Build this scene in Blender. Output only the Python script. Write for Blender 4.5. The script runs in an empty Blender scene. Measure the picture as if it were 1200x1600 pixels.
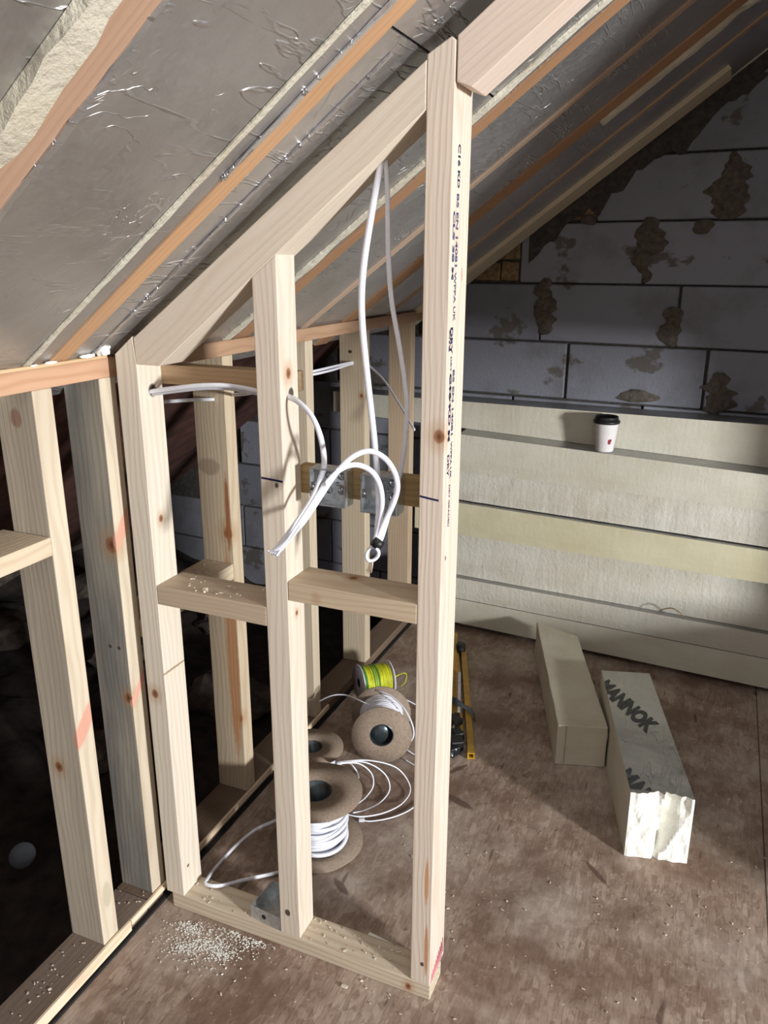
import bpy, bmesh, math, random
from mathutils import Vector, Matrix, noise

random.seed(7)
SC = bpy.context.scene
COL = SC.collection

# ------------------------------------------------------------------ camera
PITCH, YAW, ROLL, CAMH, FPX = .307703, .398893, .0043127, 1.25, 1233.4
def cam_axes():
    cy, sy, cp, sp = math.cos(YAW), math.sin(YAW), math.cos(PITCH), math.sin(PITCH)
    f = Vector((-sy*cp, cy*cp, -sp)); r = Vector((cy, sy, 0)); u = r.cross(f)
    r2 = r*math.cos(ROLL) + u*math.sin(ROLL); u2 = u*math.cos(ROLL) - r*math.sin(ROLL)
    return r2, u2, f
CR, CU, CF = cam_axes()
CAM = Vector((0, 0, CAMH))
cd = bpy.data.cameras.new('camera'); cam = bpy.data.objects.new('camera', cd); COL.objects.link(cam)
cd.sensor_fit = 'VERTICAL'; cd.sensor_height = 36.0; cd.lens = 36.0*FPX/1600.0
cd.clip_start = .02; cd.clip_end = 60
M = Matrix.Identity(4)
for i in range(3):
    M[i][0], M[i][1], M[i][2], M[i][3] = CR[i], CU[i], -CF[i], CAM[i]
cam.matrix_world = M
SC.camera = cam

# ------------------------------------------------------------------ light
SC.view_settings.view_transform = 'Standard'; SC.view_settings.look = 'None'
SC.view_settings.gamma = 1.0; SC.view_settings.use_curve_mapping = False
SC.view_settings.exposure = -0.02
W = bpy.data.worlds.new('world'); SC.world = W; W.use_nodes = True
W.node_tree.nodes['Background'].inputs[0].default_value = (.97, .98, 1.0, 1)
W.node_tree.nodes['Background'].inputs[1].default_value = .25
def area(name, loc, target, sx, sy, power, color):
    l = bpy.data.lights.new(name, 'AREA'); l.shape = 'RECTANGLE'; l.size = sx; l.size_y = sy
    l.energy = power; l.color = color
    o = bpy.data.objects.new(name, l); COL.objects.link(o); o.location = loc
    o.rotation_euler = (Vector(target)-Vector(loc)).to_track_quat('-Z', 'Y').to_euler()
    return o
area('window_daylight', (3.5, -.36, 1.12), (-.2, 1.5, .3), .34, .42, 290, (.98, .99, 1.0))
area('rear_fill', (.9, -2.3, 1.7), (-.3, 1.8, .6), 1.2, 1.0, 10, (.98, .99, 1.0))  # soft fill lamp added behind the camera, not a known window

# ------------------------------------------------------------------ helpers
def at(px, py, plane, d):
    """point where the line of sight through a pixel meets an axis plane"""
    r = CR*(px-600) - CU*(py-800) + CF*FPX
    i = 'xyz'.index(plane)
    t = (d-CAM[i])/r[i]
    return CAM + r*t
def lin(c):
    return tuple((v/255/12.92 if v/255 <= .04045 else ((v/255+.055)/1.055)**2.4) for v in c)
def tag(o, label=None, cat=None, group=None, kind=None):
    if label: o['label'] = label
    if cat: o['category'] = cat
    if group: o['group'] = group
    if kind: o['kind'] = kind
    return o
def obj(name, bm, mat, parent=None, loc=(0, 0, 0), smooth=False):
    """link a bmesh (built in world coordinates) as one object whose origin is loc"""
    L = Vector(loc)
    bmesh.ops.recalc_face_normals(bm, faces=bm.faces[:])
    bmesh.ops.translate(bm, verts=bm.verts[:], vec=-L)
    me = bpy.data.meshes.new(name); bm.to_mesh(me); bm.free()
    if smooth:
        for p in me.polygons: p.use_smooth = True
    for m in (mat if isinstance(mat, (list, tuple)) else [mat]): me.materials.append(m)
    o = bpy.data.objects.new(name, me); COL.objects.link(o)
    if parent:
        o.parent = parent; o.location = L - Vector(parent['_w'])
    else: o.location = L
    o['_w'] = tuple(L)
    return o
def empty(name, loc):
    o = bpy.data.objects.new(name, None); COL.objects.link(o); o.location = loc
    o.empty_display_size = .05; o['_w'] = tuple(loc); return o
def box(bm, x0, x1, y0, y1, z0, z1, bev=0, mi=0, rot=None):
    v = [bm.verts.new((x, y, z)) for x in (x0, x1) for y in (y0, y1) for z in (z0, z1)]
    F = [(0, 1, 3, 2), (4, 6, 7, 5), (0, 4, 5, 1), (2, 3, 7, 6), (0, 2, 6, 4), (1, 5, 7, 3)]
    fs = [bm.faces.new([v[i] for i in f]) for f in F]
    for f in fs: f.material_index = mi
    if bev:
        es = list({e for f in fs for e in f.edges})
        bmesh.ops.bevel(bm, geom=es, offset=bev, segments=2, affect='EDGES', profile=.5)
    if rot is not None:
        bmesh.ops.transform(bm, matrix=rot, verts=[w for w in bm.verts if w.is_valid])
    return bm
def prism(bm, poly, axis, a, b, bev=0, mi=0):
    """poly of 2-D points extruded along axis from a to b ('y': points are x,z; 'z': x,y; 'x': y,z)"""
    def P(p, t): return {'y': (p[0], t, p[1]), 'z': (p[0], p[1], t), 'x': (t, p[0], p[1])}[axis]
    A = [bm.verts.new(P(p, a)) for p in poly]; B = [bm.verts.new(P(p, b)) for p in poly]
    n = len(poly); fs = [bm.faces.new(A), bm.faces.new(B[::-1])]
    for i in range(n): fs.append(bm.faces.new([A[i], A[(i+1) % n], B[(i+1) % n], B[i]]))
    for f in fs: f.material_index = mi
    if bev:
        es = list({e for f in fs for e in f.edges})
        bmesh.ops.bevel(bm, geom=es, offset=bev, segments=2, affect='EDGES', profile=.5)
    return bm
def catmull(pts, n=8):
    pts = [Vector(p) for p in pts]; P = [2*pts[0]-pts[1]] + pts + [2*pts[-1]-pts[-2]]; out = []
    for i in range(1, len(P)-2):
        for k in range(n):
            t = k/n; a, b, c, d = P[i-1], P[i], P[i+1], P[i+2]
            out.append(.5*((2*b) + (c-a)*t + (2*a-5*b+4*c-d)*t*t + (3*b-a-3*c+d)*t**3))
    out.append(pts[-1]); return out
def tube(bm, path, r, rs=None, seg=10, side=None, closed=False, mi=0):
    """sweep an ellipse (half-widths r, rs) along a path; side = direction of the wide half-width"""
    rs = rs or r; N = len(path); rings = []; ref = Vector(side) if side else None
    for i, p in enumerate(path):
        a = path[(i-1) % N] if (closed or i > 0) else path[i]
        b = path[(i+1) % N] if (closed or i < N-1) else path[i]
        t = (b-a).normalized()
        if ref is None: ref = t.orthogonal()
        s = ref - t*ref.dot(t)
        if s.length < 1e-6: s = t.orthogonal()
        s.normalize()
        if side is None: ref = s
        q = t.cross(s)
        rings.append([bm.verts.new(p + s*(r*math.cos(k*math.tau/seg)) + q*(rs*math.sin(k*math.tau/seg))) for k in range(seg)])
    for i in range(N if closed else N-1):
        A, B = rings[i], rings[(i+1) % N]
        for k in range(seg):
            f = bm.faces.new([A[k], A[(k+1) % seg], B[(k+1) % seg], B[k]]); f.smooth = True; f.material_index = mi
    if not closed:
        for R_ in (rings[0][::-1], rings[-1]): bm.faces.new(R_).material_index = mi
    return bm
def lathe(bm, prof, loc, axis=(0, 0, 1), seg=40, mi=0, squash=None):
    """revolve (radius, height) profile about axis through loc"""
    q = Vector((0, 0, 1)).rotation_difference(Vector(axis).normalized()).to_matrix(); loc = Vector(loc); rings = []
    for r, h in prof:
        rings.append([bm.verts.new(loc + q @ Vector((r*math.cos(k*math.tau/seg), r*math.sin(k*math.tau/seg), h))) for k in range(seg)])
    n = len(prof)
    for i in range(n-1):
        for k in range(seg):
            f = bm.faces.new([rings[i][k], rings[i][(k+1) % seg], rings[i+1][(k+1) % seg], rings[i+1][k]]); f.smooth = True; f.material_index = mi
    return bm
def ring_closed(bm, prof, loc, axis=(0, 0, 1), seg=40, mi=0):
    return lathe(bm, prof+[prof[0]], loc, axis, seg, mi)

# ------------------------------------------------------------------ materials
class NT:
    def __init__(s, name):
        s.m = bpy.data.materials.new(name); s.m.use_nodes = True; s.t = s.m.node_tree; s.n = s.t.nodes
        s.b = s.n['Principled BSDF']
    def new(s, ty, **kw):
        x = s.n.new(ty)
        for k, v in kw.items():
            if k == 'i':
                for kk, vv in v.items(): s.put(x, kk, vv)
            else: setattr(x, k, v)
        return x
    def put(s, node, key, v):
        i = node.inputs[key]
        if isinstance(v, bpy.types.NodeSocket): s.t.links.new(v, i)
        else: i.default_value = v
    def math(s, op, a, b=None, c=None, clamp=False):
        x = s.new('ShaderNodeMath', operation=op, use_clamp=clamp); s.put(x, 0, a)
        if b is not None: s.put(x, 1, b)
        if c is not None: s.put(x, 2, c)
        return x.outputs[0]
    def mix(s, f, a, b, bt='MIX'):
        x = s.new('ShaderNodeMix', data_type='RGBA', blend_type=bt)
        s.put(x, 'Factor', f)
        for key, v in ((6, a), (7, b)):
            if isinstance(v, bpy.types.NodeSocket): s.t.links.new(v, x.inputs[key])
            else: x.inputs[key].default_value = (*v, 1) if len(v) == 3 else v
        return x.outputs[2]
    def mapr(s, v, a, b, c=0., d=1.):
        x = s.new('ShaderNodeMapRange'); s.put(x, 0, v); x.inputs[1].default_value = a; x.inputs[2].default_value = b
        x.inputs[3].default_value = c; x.inputs[4].default_value = d; return x.outputs[0]
    def noise(s, vec, scale, detail=3., rough=.55, dist=0.):
        return s.new('ShaderNodeTexNoise', i={'Vector': vec, 'Scale': scale, 'Detail': detail, 'Roughness': rough, 'Distortion': dist}).outputs['Fac']
    def mapping(s, vec, loc=(0, 0, 0), rot=(0, 0, 0), scale=(1, 1, 1)):
        return s.new('ShaderNodeMapping', i={'Vector': vec, 'Location': loc, 'Rotation': rot, 'Scale': scale}).outputs[0]
    def vadd(s, a, b):
        x = s.new('ShaderNodeVectorMath', operation='ADD'); s.put(x, 0, a); s.put(x, 1, b); return x.outputs[0]
    def obj(s): return s.new('ShaderNodeTexCoord').outputs['Object']
    def bump(s, h, strength, dist=.01, normal=None):
        x = s.new('ShaderNodeBump', i={'Height': h, 'Strength': strength, 'Distance': dist})
        if normal is not None: s.t.links.new(normal, x.inputs['Normal'])
        return x.outputs[0]
    def out(s, col, rough=.6, metal=0., normal=None, spec=.4):
        s.put(s.b, 'Base Color', col if isinstance(col, bpy.types.NodeSocket) else (*col[:3], 1))
        s.put(s.b, 'Roughness', rough); s.put(s.b, 'Metallic', metal); s.put(s.b, 'Specular IOR Level', spec)
        if normal is not None: s.t.links.new(normal, s.b.inputs['Normal'])
        return s.m
def plain(name, rgb, rough=.5, metal=0., bump=0., scale=80, var=.08):
    t = NT(name); o = t.obj(); n = t.noise(o, scale, 4)
    c = t.mix(t.mapr(n, .3, .7), lin([v*(1-var) for v in rgb]), lin([min(255, v*(1+var)) for v in rgb]))
    return t.out(c, rough, metal, t.bump(n, bump, .004) if bump else None)
def wood(name, base, late, rot=(0, 0, 0), period=.009, contrast=.3, knots=(), stain=None, marks=(), center=(.03, .06, 0), dirt=.15, seed=0.):
    """softwood: growth rings stretched along local z (after rot); knots (x,y,z,r) and marks (x,y,z,rx,ry,rz,colour) in the timber's own space"""
    t = NT(name); o0 = t.obj(); o = t.mapping(o0, rot=rot)
    sh = t.mapping(o, loc=(center[0]+seed*.013, center[1], seed))
    warp = t.noise(t.mapping(sh, scale=(6, 6, 1.3)), 2.0, 2)
    s2 = t.vadd(t.mapping(sh, scale=(1, 1, .035)), t.mapping(t.new('ShaderNodeCombineXYZ', i={0: warp, 1: warp, 2: 0.}).outputs[0], scale=(.035, .02, 0)))
    w = t.new('ShaderNodeTexWave', wave_type='RINGS', rings_direction='Z', wave_profile='SIN',
              i={'Vector': s2, 'Scale': .314/period, 'Distortion': 1.2, 'Detail': 2., 'Detail Scale': 1.2})
    rings = t.math('POWER', w.outputs['Fac'], 2.2)
    col = t.mix(t.math('MULTIPLY', rings, contrast*.75), lin(base), lin(late))
    fib = t.noise(t.mapping(o, scale=(300, 300, 7)), 1.0, 3)
    col = t.mix(t.mapr(fib, .3, .8, 0, .16), col, lin([v*.72 for v in base]))
    big = t.noise(t.mapping(o, loc=(seed*3, 0, seed), scale=(9, 9, 2.2)), 1.0, 4)
    col = t.mix(t.mapr(big, .42, .75, 0, dirt*2), col, lin([base[0]*.72, base[1]*.68, base[2]*.64]))
    if stain:
        sn = t.noise(t.mapping(o, loc=(seed, 2, 1), scale=(16, 16, 2.0)), 1.0, 5, .6)
        xo = t.new('ShaderNodeSeparateXYZ', i={0: o0}).outputs[0]      # the stain never reached the planed narrow face
        sf = t.math('MULTIPLY', t.mapr(sn, .28, .56, stain[1]*.35, stain[1]), t.mapr(xo, .0365, .0375, 1, 0))
        col = t.mix(sf, col, lin(stain[0]))
    nz = t.noise(o0, 60., 3)
    for kx, ky, kz, kr in knots:
        q = t.mapping(o0, loc=(-kx, -ky, -kz)); q = t.mapping(q, scale=(1, 1, .8))
        d = t.new('ShaderNodeVectorMath', operation='LENGTH', i={0: q}).outputs['Value']
        d = t.math('ADD', d, t.math('MULTIPLY', nz, kr*.5))
        halo = t.mapr(d, kr*1.25, kr*3.0, .5, 0.)
        col = t.mix(halo, col, lin([base[0]*.80, base[1]*.66, base[2]*.52]))
        col = t.mix(t.mapr(d, kr*1.0, kr*1.3, .9, 0.), col, lin((140, 92, 62)))
        col = t.mix(t.mapr(d, kr*.45, kr*.85, .8, 0.), col, lin((92, 58, 40)))
    for mk in marks:
        mx, my, mz, rx, ry, rz, c = mk[:7]; sl = mk[7] if len(mk) > 7 else 0.
        q = t.mapping(t.mapping(t.mapping(o0, loc=(-mx, -my, -mz)), rot=(sl, 0, 0)), scale=(1/rx, 1/ry, 1/rz))
        d = t.math('ADD', t.new('ShaderNodeVectorMath', operation='LENGTH', i={0: q}).outputs['Value'], t.math('MULTIPLY', nz, .35))
        col = t.mix(t.mapr(d, .95, 1.25, .92, 0.), col, lin(c))
    h = t.math('ADD', t.math('MULTIPLY', rings, .4), fib)
    return t.out(col, .62, 0., t.bump(h, .25, .0012), .3)

PALE, PALEL = (212, 200, 182), (180, 148, 118)
CREAM = (226, 214, 184)
m_black = plain('black_plastic', (24, 24, 26), .45)
m_pvc = plain('white_cable_sheath', (226, 228, 236), .38, var=.02)
m_pvcg = plain('grey_cable_sheath', (196, 196, 204), .42, var=.03)
m_card = plain('grey_brown_card', (138, 122, 106), .8, bump=.15, scale=160)
m_copper = plain('bare_conductor', (205, 190, 170), .35, .6)
m_dark = plain('dark_membrane', (30, 27, 26), .7)
m_yellow = plain('yellow_painted_metal', (176, 136, 46), .42, var=.1, scale=40)
m_strap = plain('grey_webbing', (72, 76, 84), .75)
m_steel = plain('bright_screw_steel', (170, 172, 176), .3, .9)
m_disc = plain('dull_grey_plastic', (50, 52, 56), .7)
m_hub = plain('dark_metal_hub', (84, 92, 96), .32, .7)
m_ink = plain('blue_black_ink', (34, 36, 70), .7)
m_grey_ink = plain('faded_stamp_ink', (70, 72, 104), .7)
m_foilink = plain('dark_print_on_foil', (46, 48, 50), .5)
m_yg = plain('green_yellow_insulation', (186, 190, 40), .45, var=.12, scale=25)
m_green = plain('green_insulation', (70, 130, 60), .45)
m_reelwhite = plain('white_reel_plastic', (205, 203, 212), .5)
m_pencil = plain('navy_marker', (28, 26, 74), .6)
m_pink = plain('pink_marker', (222, 120, 140), .6)
m_paper = plain('white_paper_cup', (214, 211, 210), .55, var=.02)
m_red = plain('dark_red_print', (130, 34, 50), .6)
m_label = plain('pale_sticker', (180, 176, 186), .5)
m_chip = plain('pale_wood_chips', (206, 196, 178), .7, var=.15, scale=60)

def mk_galv():
    t = NT('galvanised_steel'); o = t.obj(); v = t.new('ShaderNodeTexVoronoi', i={'Vector': o, 'Scale': 120.})
    n = t.noise(o, 40., 3)
    c = t.mix(t.mapr(v.outputs['Distance'], 0, .6), lin((184, 188, 192)), lin((218, 222, 224)))
    return t.out(t.mix(t.mapr(n, .4, .7, 0, .25), c, lin((140, 142, 142))), t.mapr(n, .3, .7, .25, .5), .9, t.bump(n, .15, .002))
m_galv = mk_galv()
def mk_foil(name, base, rough, crease=1.0, tint=None):
    t = NT(name); o = t.obj()
    wob = t.noise(t.mapping(o, scale=(5, 5, 5)), 1.0, 3)
    # long thin creases: ridged noise stretched along the eave, masked into patches
    a = t.noise(t.mapping(o, rot=(0, .64, .25), scale=(30, 4, 10)), 1.0, 3, .5, .3)
    ra = t.mapr(t.math('ABSOLUTE', t.math('SUBTRACT', a, .5)), 0., .022, 1., 0.)
    b = t.noise(t.mapping(o, rot=(.3, .2, 1.2), scale=(14, 14, 14)), 1.0, 2, .5, 1.2)
    rb = t.mapr(t.math('ABSOLUTE', t.math('SUBTRACT', b, .5)), 0., .018, 1., 0.)
    mask = t.mapr(t.noise(o, 7., 3), .44, .60)
    mask2 = t.mapr(t.noise(t.mapping(o, loc=(3, 1, 2)), 9., 3), .56, .68, 0, .6)
    cr = t.math('ADD', t.math('MULTIPLY', ra, mask), t.math('MULTIPLY', rb, mask2))
    fine = t.noise(o, 130., 3)
    n1 = t.bump(wob, .35, .03)
    n2 = t.bump(cr, .8*crease, .005, n1)
    n3 = t.bump(fine, .10, .002, n2)
    dirt = t.noise(t.mapping(o, loc=(1, 5, 2)), 3., 4)
    c = t.mix(t.mapr(dirt, .35, .7), lin(base), lin([v*.86 for v in base]))
    return t.out(c, t.mapr(fine, .3, .7, rough-.05, rough+.08), .92, n3, .5)
m_foil = mk_foil('crinkled_foil', (210, 208, 207), .42)
m_foil_top = mk_foil('flat_foil', (176, 176, 176), .38, .35)
def mk_foam(name, base, bump=.5, dirt=.25):
    t = NT(name); o = t.obj()
    n = t.noise(o, 90., 5, .65); big = t.noise(t.mapping(o, scale=(3, 3, 5)), 1.6, 4)
    str_ = t.noise(t.mapping(o, scale=(60, 60, 9)), 1.0, 3)
    c = t.mix(t.mapr(big, .38, .72, 0, dirt*1.6), lin(base), lin([base[0]*.84, base[1]*.78, base[2]*.70]))
    c = t.mix(t.mapr(str_, .55, .8, 0, .3), c, lin([min(255, v*1.05) for v in base]))
    return t.out(c, .85, 0, t.bump(t.math('ADD', n, t.math('MULTIPLY', str_, .8)), bump, .004), .2)
m_foam = mk_foam('cream_foam', (202, 199, 184), .3)
m_foam_y = mk_foam('yellow_foam', (202, 197, 168), .2)
m_foam_r = mk_foam('rough_cut_foam', (202, 199, 187), .55)
m_foam_w = mk_foam('fresh_white_foam', (238, 238, 230), .5, .06)
m_bead = mk_foam('gap_foam', (204, 200, 184), .9, .3)

def mk_floor():
    t = NT('dusty_strand_board'); o = t.obj()
    wp = t.noise(t.mapping(o, scale=(3, 3, 3)), 1.6, 2)
    def flakes(ang, sx, sy, off):
        q = t.mapping(o, loc=(off, off*.7, 0), rot=(0, 0, ang), scale=(sx, sy, 1))
        q = t.vadd(q, t.new('ShaderNodeCombineXYZ', i={0: t.math('MULTIPLY', wp, 2.2), 1: t.math('MULTIPLY', wp, 1.4), 2: 0.}).outputs[0])
        v = t.new('ShaderNodeTexVoronoi', voronoi_dimensions='2D', i={'Vector': q, 'Scale': 1.0, 'Randomness': 1.0})
        e = t.new('ShaderNodeTexVoronoi', voronoi_dimensions='2D', feature='DISTANCE_TO_EDGE', i={'Vector': q, 'Scale': 1.0, 'Randomness': 1.0})
        return v.outputs['Color'], e.outputs['Distance']
    cA, eA = flakes(.5, 82, 24, 0); cB, eB = flakes(-.75, 78, 22, 3.3); cC, eC = flakes(1.5, 110, 36, 7.7)
    sel = t.mapr(t.noise(o, 30., 3), .46, .54); sel2 = t.mapr(t.noise(t.mapping(o, loc=(4, 2, 0)), 17., 2), .50, .56)
    cf = t.mix(sel2, t.mix(sel, cA, cB), cC)
    bw = t.new('ShaderNodeRGBToBW', i={0: cf}).outputs[0]
    edge = t.math('MINIMUM', t.math('MINIMUM', eA, eB), eC)
    ramp = t.new('ShaderNodeValToRGB', i={0: bw}); cr = ramp.color_ramp
    cr.elements[0].position = .22; cr.elements[0].color = (*lin((142, 120, 105)), 1)
    cr.elements[1].position = .8; cr.elements[1].color = (*lin((174, 155, 139)), 1)
    e = cr.elements.new(.5); e.color = (*lin((158, 138, 123)), 1)
    col = ramp.outputs[0]
    col = t.mix(t.mapr(edge, 0, .05, .12, 0), col, lin((82, 62, 50)))
    fa = t.noise(t.mapping(o, rot=(0, 0, .5), scale=(260, 22, 1)), 1.0, 2); fb = t.noise(t.mapping(o, rot=(0, 0, -.75), scale=(260, 20, 1)), 1.0, 2)
    fs = t.math('ADD', t.math('MULTIPLY', fa, sel), t.math('MULTIPLY', fb, t.math('SUBTRACT', 1.0, sel)))
    col = t.mix(t.mapr(fs, .5, .72, 0, .55), col, lin((98, 76, 62)))
    col = t.mix(t.mapr(fs, .28, .46, .4, 0), col, lin((176, 156, 136)))
    d1 = t.noise(t.mapping(o, loc=(2, 5, 0)), 3.2, 5, .6)
    col = t.mix(t.mapr(d1, .44, .66, 0, .55), col, lin((190, 180, 168)))      # plaster dust
    d2 = t.noise(t.mapping(o, loc=(7, 1, 0)), 4.5, 5, .65)
    col = t.mix(t.mapr(d2, .44, .62, 0, .8), col, lin((108, 84, 69)))          # trodden dirt
    d3 = t.noise(o, 90., 3)
    col = t.mix(t.mapr(d3, .66, .74, 0, .7), col, lin((196, 186, 168)))
    col = t.mix(t.mapr(t.noise(t.mapping(o, loc=(1, 1, 9), scale=(40, 9, 1), rot=(0, 0, .8)), 1.0, 1), .72, .75, 0, .6), col, lin((62, 48, 42)))
    xs = t.new('ShaderNodeSeparateXYZ', i={0: o})
    def line(axis, p, w): return t.mapr(t.math('ABSOLUTE', t.math('SUBTRACT', xs.outputs[axis], p)), w*.5, w, .8, 0)
    for sx, sy, ang, l_, w_ in ((-.113, 1.45, .78, .045, .007), (-.46, 1.56, .35, .05, .012), (-.50, 1.68, -1.0, .04, .008), (-.60, 1.20, .6, .03, .010)):
        q = t.mapping(t.mapping(t.mapping(o, loc=(-sx, -sy, 0)), rot=(0, 0, ang)), scale=(1/l_, 1/w_, 1))
        dd = t.new('ShaderNodeVectorMath', operation='LENGTH', i={0: q}).outputs['Value']
        col = t.mix(t.mapr(t.math('ADD', dd, t.math('MULTIPLY', d3, .6)), 1.0, 1.3, .75, 0), col, lin((84, 64, 54)))
    for a_, p in ((0, .221), (0, -.99), (0, 1.43)):
        col = t.mix(line(a_, p, .0022), col, lin((40, 32, 28)))
    h = t.math('ADD', bw, t.math('MULTIPLY', d3, .5))
    return t.out(col, .74, 0, t.bump(h, .3, .003), .35)
m_floor = mk_floor()

def mk_block():
    t = NT('grey_aerated_block'); o = t.obj()
    at_ = t.new('ShaderNodeAttribute', attribute_name='tone').outputs['Fac']
    n = t.noise(o, 120., 4, .7); big = t.noise(t.mapping(o, loc=(3, 3, 3)), 5., 5, .6)
    c = t.mix(at_, lin((116, 118, 126)), lin((134, 136, 145)))
    c = t.mix(t.mapr(big, .5, .7, 0, .55), c, lin((92, 90, 90)))
    sm = t.noise(t.mapping(o, loc=(8, 2, 5), scale=(7, 7, 9)), 1.0, 4, .6)
    z = t.new('ShaderNodeSeparateXYZ', i={0: o}).outputs[2]
    c = t.mix(t.mapr(sm, .60, .64, 0, .8), c, lin((86, 79, 70)))            # smears of mortar
    return t.out(c, .9, 0, t.bump(t.math('ADD', n, t.math('MULTIPLY', big, 1.5)), .5, .004), .2)
m_block = mk_block()
m_mortar = plain('brown_grey_mortar', (80, 74, 66), .95, bump=.8, scale=70, var=.2)
m_mdark = plain('dark_mortar', (64, 60, 56), .95, bump=.8, scale=60, var=.2)
m_brick = plain('tan_brick', (120, 100, 72), .9, bump=.6, scale=50, var=.25)
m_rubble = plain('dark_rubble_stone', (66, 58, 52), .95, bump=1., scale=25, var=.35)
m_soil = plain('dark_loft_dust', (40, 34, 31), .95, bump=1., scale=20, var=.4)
m_under = plain('red_brown_underlay', (70, 42, 34), .9, var=.3, scale=12)

# ------------------------------------------------------------------ the setting
def roofz(x): return 1.105 + .745*(x+.925)
RN = Vector((-.745, 0, 1)).normalized()
bm = bmesh.new(); box(bm, -1.0, 4.6, -3.2, 3.0, -.03, 0)
floor = obj('floor', bm, m_floor, loc=(0, 0, 0)); tag(floor, 'dusty brown strand board floor of the loft', 'floor', kind='structure')

# gable: blockwork built course by course in the wall's own direction (rotated a little in plan)
GA = math.atan(-.053)
def gpt(s, z, dep=0):     # s along wall (x), dep towards the room
    return Vector((s + dep*math.sin(GA)*1, 2.644-.053*s - dep, z))
bm = bmesh.new(); tone = bm.faces.layers.float.new('tone')
def gbox(s0, s1, z0, z1, dep, mi, tn, jit=.0):
    v = []
    for s in (s0, s1):
        for dd in (dep, -.09):
            for z in (z0, z1): v.append(bm.verts.new(gpt(s+random.uniform(-jit, jit), z+random.uniform(-jit, jit), dd)))
    F = [(0, 1, 3, 2), (4, 6, 7, 5), (0, 4, 5, 1), (2, 3, 7, 6), (0, 2, 6, 4), (1, 5, 7, 3)]
    fs = [bm.faces.new([v[i] for i in f]) for f in F]
    for f in fs: f.material_index = mi; f[tone] = tn
    es = list({e for f in fs for e in f.edges})
    r = bmesh.ops.bevel(bm, geom=es, offset=.003, segments=1, affect='EDGES')
    for f in r['faces']: f.material_index = mi; f[tone] = tn
def smear(s, z0, z1, w, mi=1):    # mortar squeezed out of an upright joint
    n = 30; L, R_ = [], []
    for k in range(n+1):
        z = z0+(z1-z0)*k/n
        sh = .25+1.1*math.sin(math.pi*min(1, max(0, k/n)))**.6; a = w*sh*(.55+.75*noise.noise(Vector((s*9, z*17, 1)))+.45*noise.noise(Vector((s*5, z*55, 4))))+.004
        b = w*sh*(.55+.75*noise.noise(Vector((s*9, z*15, 7)))+.45*noise.noise(Vector((s*5, z*50, 9))))+.004; a = max(a, .003); b = max(b, .003)
        L.append((s-a, z)); R_.append((s+b, z))
    mid = [bm.verts.new(gpt((L[k][0]+R_[k][0])/2, L[k][1], .012)) for k in range(n+1)]
    lv = [bm.verts.new(gpt(*L[k], .0015)) for k in range(n+1)]; rv = [bm.verts.new(gpt(*R_[k], .0015)) for k in range(n+1)]
    for k in range(n):
        for A, B in ((lv, mid), (mid, rv)):
            f = bm.faces.new([A[k], B[k], B[k+1], A[k+1]]); f.material_index = mi; f.smooth = True; f[tone] = .5
BH = .1865
rows = {i: 1.0 + BH*i for i in range(-7, 9)}
joints = {-2: -.648, -1: -.47, 0: -.139, 1: -.252, 2: -.039, 3: -.2, 4: -.06}
for i in sorted(rows):
    z0 = rows[i]; z1 = z0+BH-.007; j = joints.get(i, -.3+.21*(i % 2)); s = j-.43*6
    while s < 3.2:
        a, b = s+.004, s+.43-.004
        if roofz(b) > z0 - .1 or True:
            left = a
            if i == 1: left = max(a, -.645) if b > -.645 else None
            if i == 2: left = max(a, -.408) if b > -.408 else None
            if left is not None and b-left > .02 and (i < 1 or left > -.9):
                if roofz(left) + .12 > z0: gbox(left, b, z0, z1, random.uniform(-.002, .002), 0, random.random(), .0012)
        s += .43
for s, z0, z1, w in ((-.557, 1.02, 1.20, .045), (-.252, 1.19, 1.38, .045), (-.039, 1.37, 1.55, .055), (-.10, 1.33, 1.372, .03), (-.15, 1.0, 1.12, .035), (.22, 1.02, 1.2, .03), (.30, 1.2, 1.36, .04), (-.25, .82, .86, .08), (.0, .80, .93, .05), (-.42, 1.36, 1.39, .03)):
    smear(s, z0, z1, w)
n = 60; up_, lo_ = [], []                                                  # rough parging under the slope
for k in range(n+1):
    x = -.62+1.0*k/n; z = roofz(x)
    up_.append(bm.verts.new(gpt(x, z+.05, .004))); lo_.append(bm.verts.new(gpt(x, z-.075-.05*noise.noise(Vector((x*9, 3, 1)))-.03*noise.noise(Vector((x*31, 1, 5))), .0015)))
for k in range(n):
    f = bm.faces.new([lo_[k], lo_[k+1], up_[k+1], up_[k]]); f.material_index = 2; f.smooth = True; f[tone] = .5
gbox(-2.9, 3.2, -.35, 2.6, -.014, 2, .5)                                   # joint mortar behind the block faces
for s0, s1, z0, z1 in ((-.71, -.652, 1.19, 1.25), (-.80, -.716, 1.19, 1.245), (-.735, -.652, 1.255, 1.33), (-.49, -.415, 1.375, 1.45), (-.56, -.496, 1.375, 1.43), (-.45, -.415, 1.455, 1.52)):
    gbox(s0, s1, z0, z1, -.004, 3, .5, .003)
wb = obj('wall_back', bm, [m_block, m_mortar, m_mdark, m_brick], loc=(0, 2.644, 0)); tag(wb, 'grey aerated block gable wall with smeared mortar joints', 'wall', kind='structure')

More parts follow.
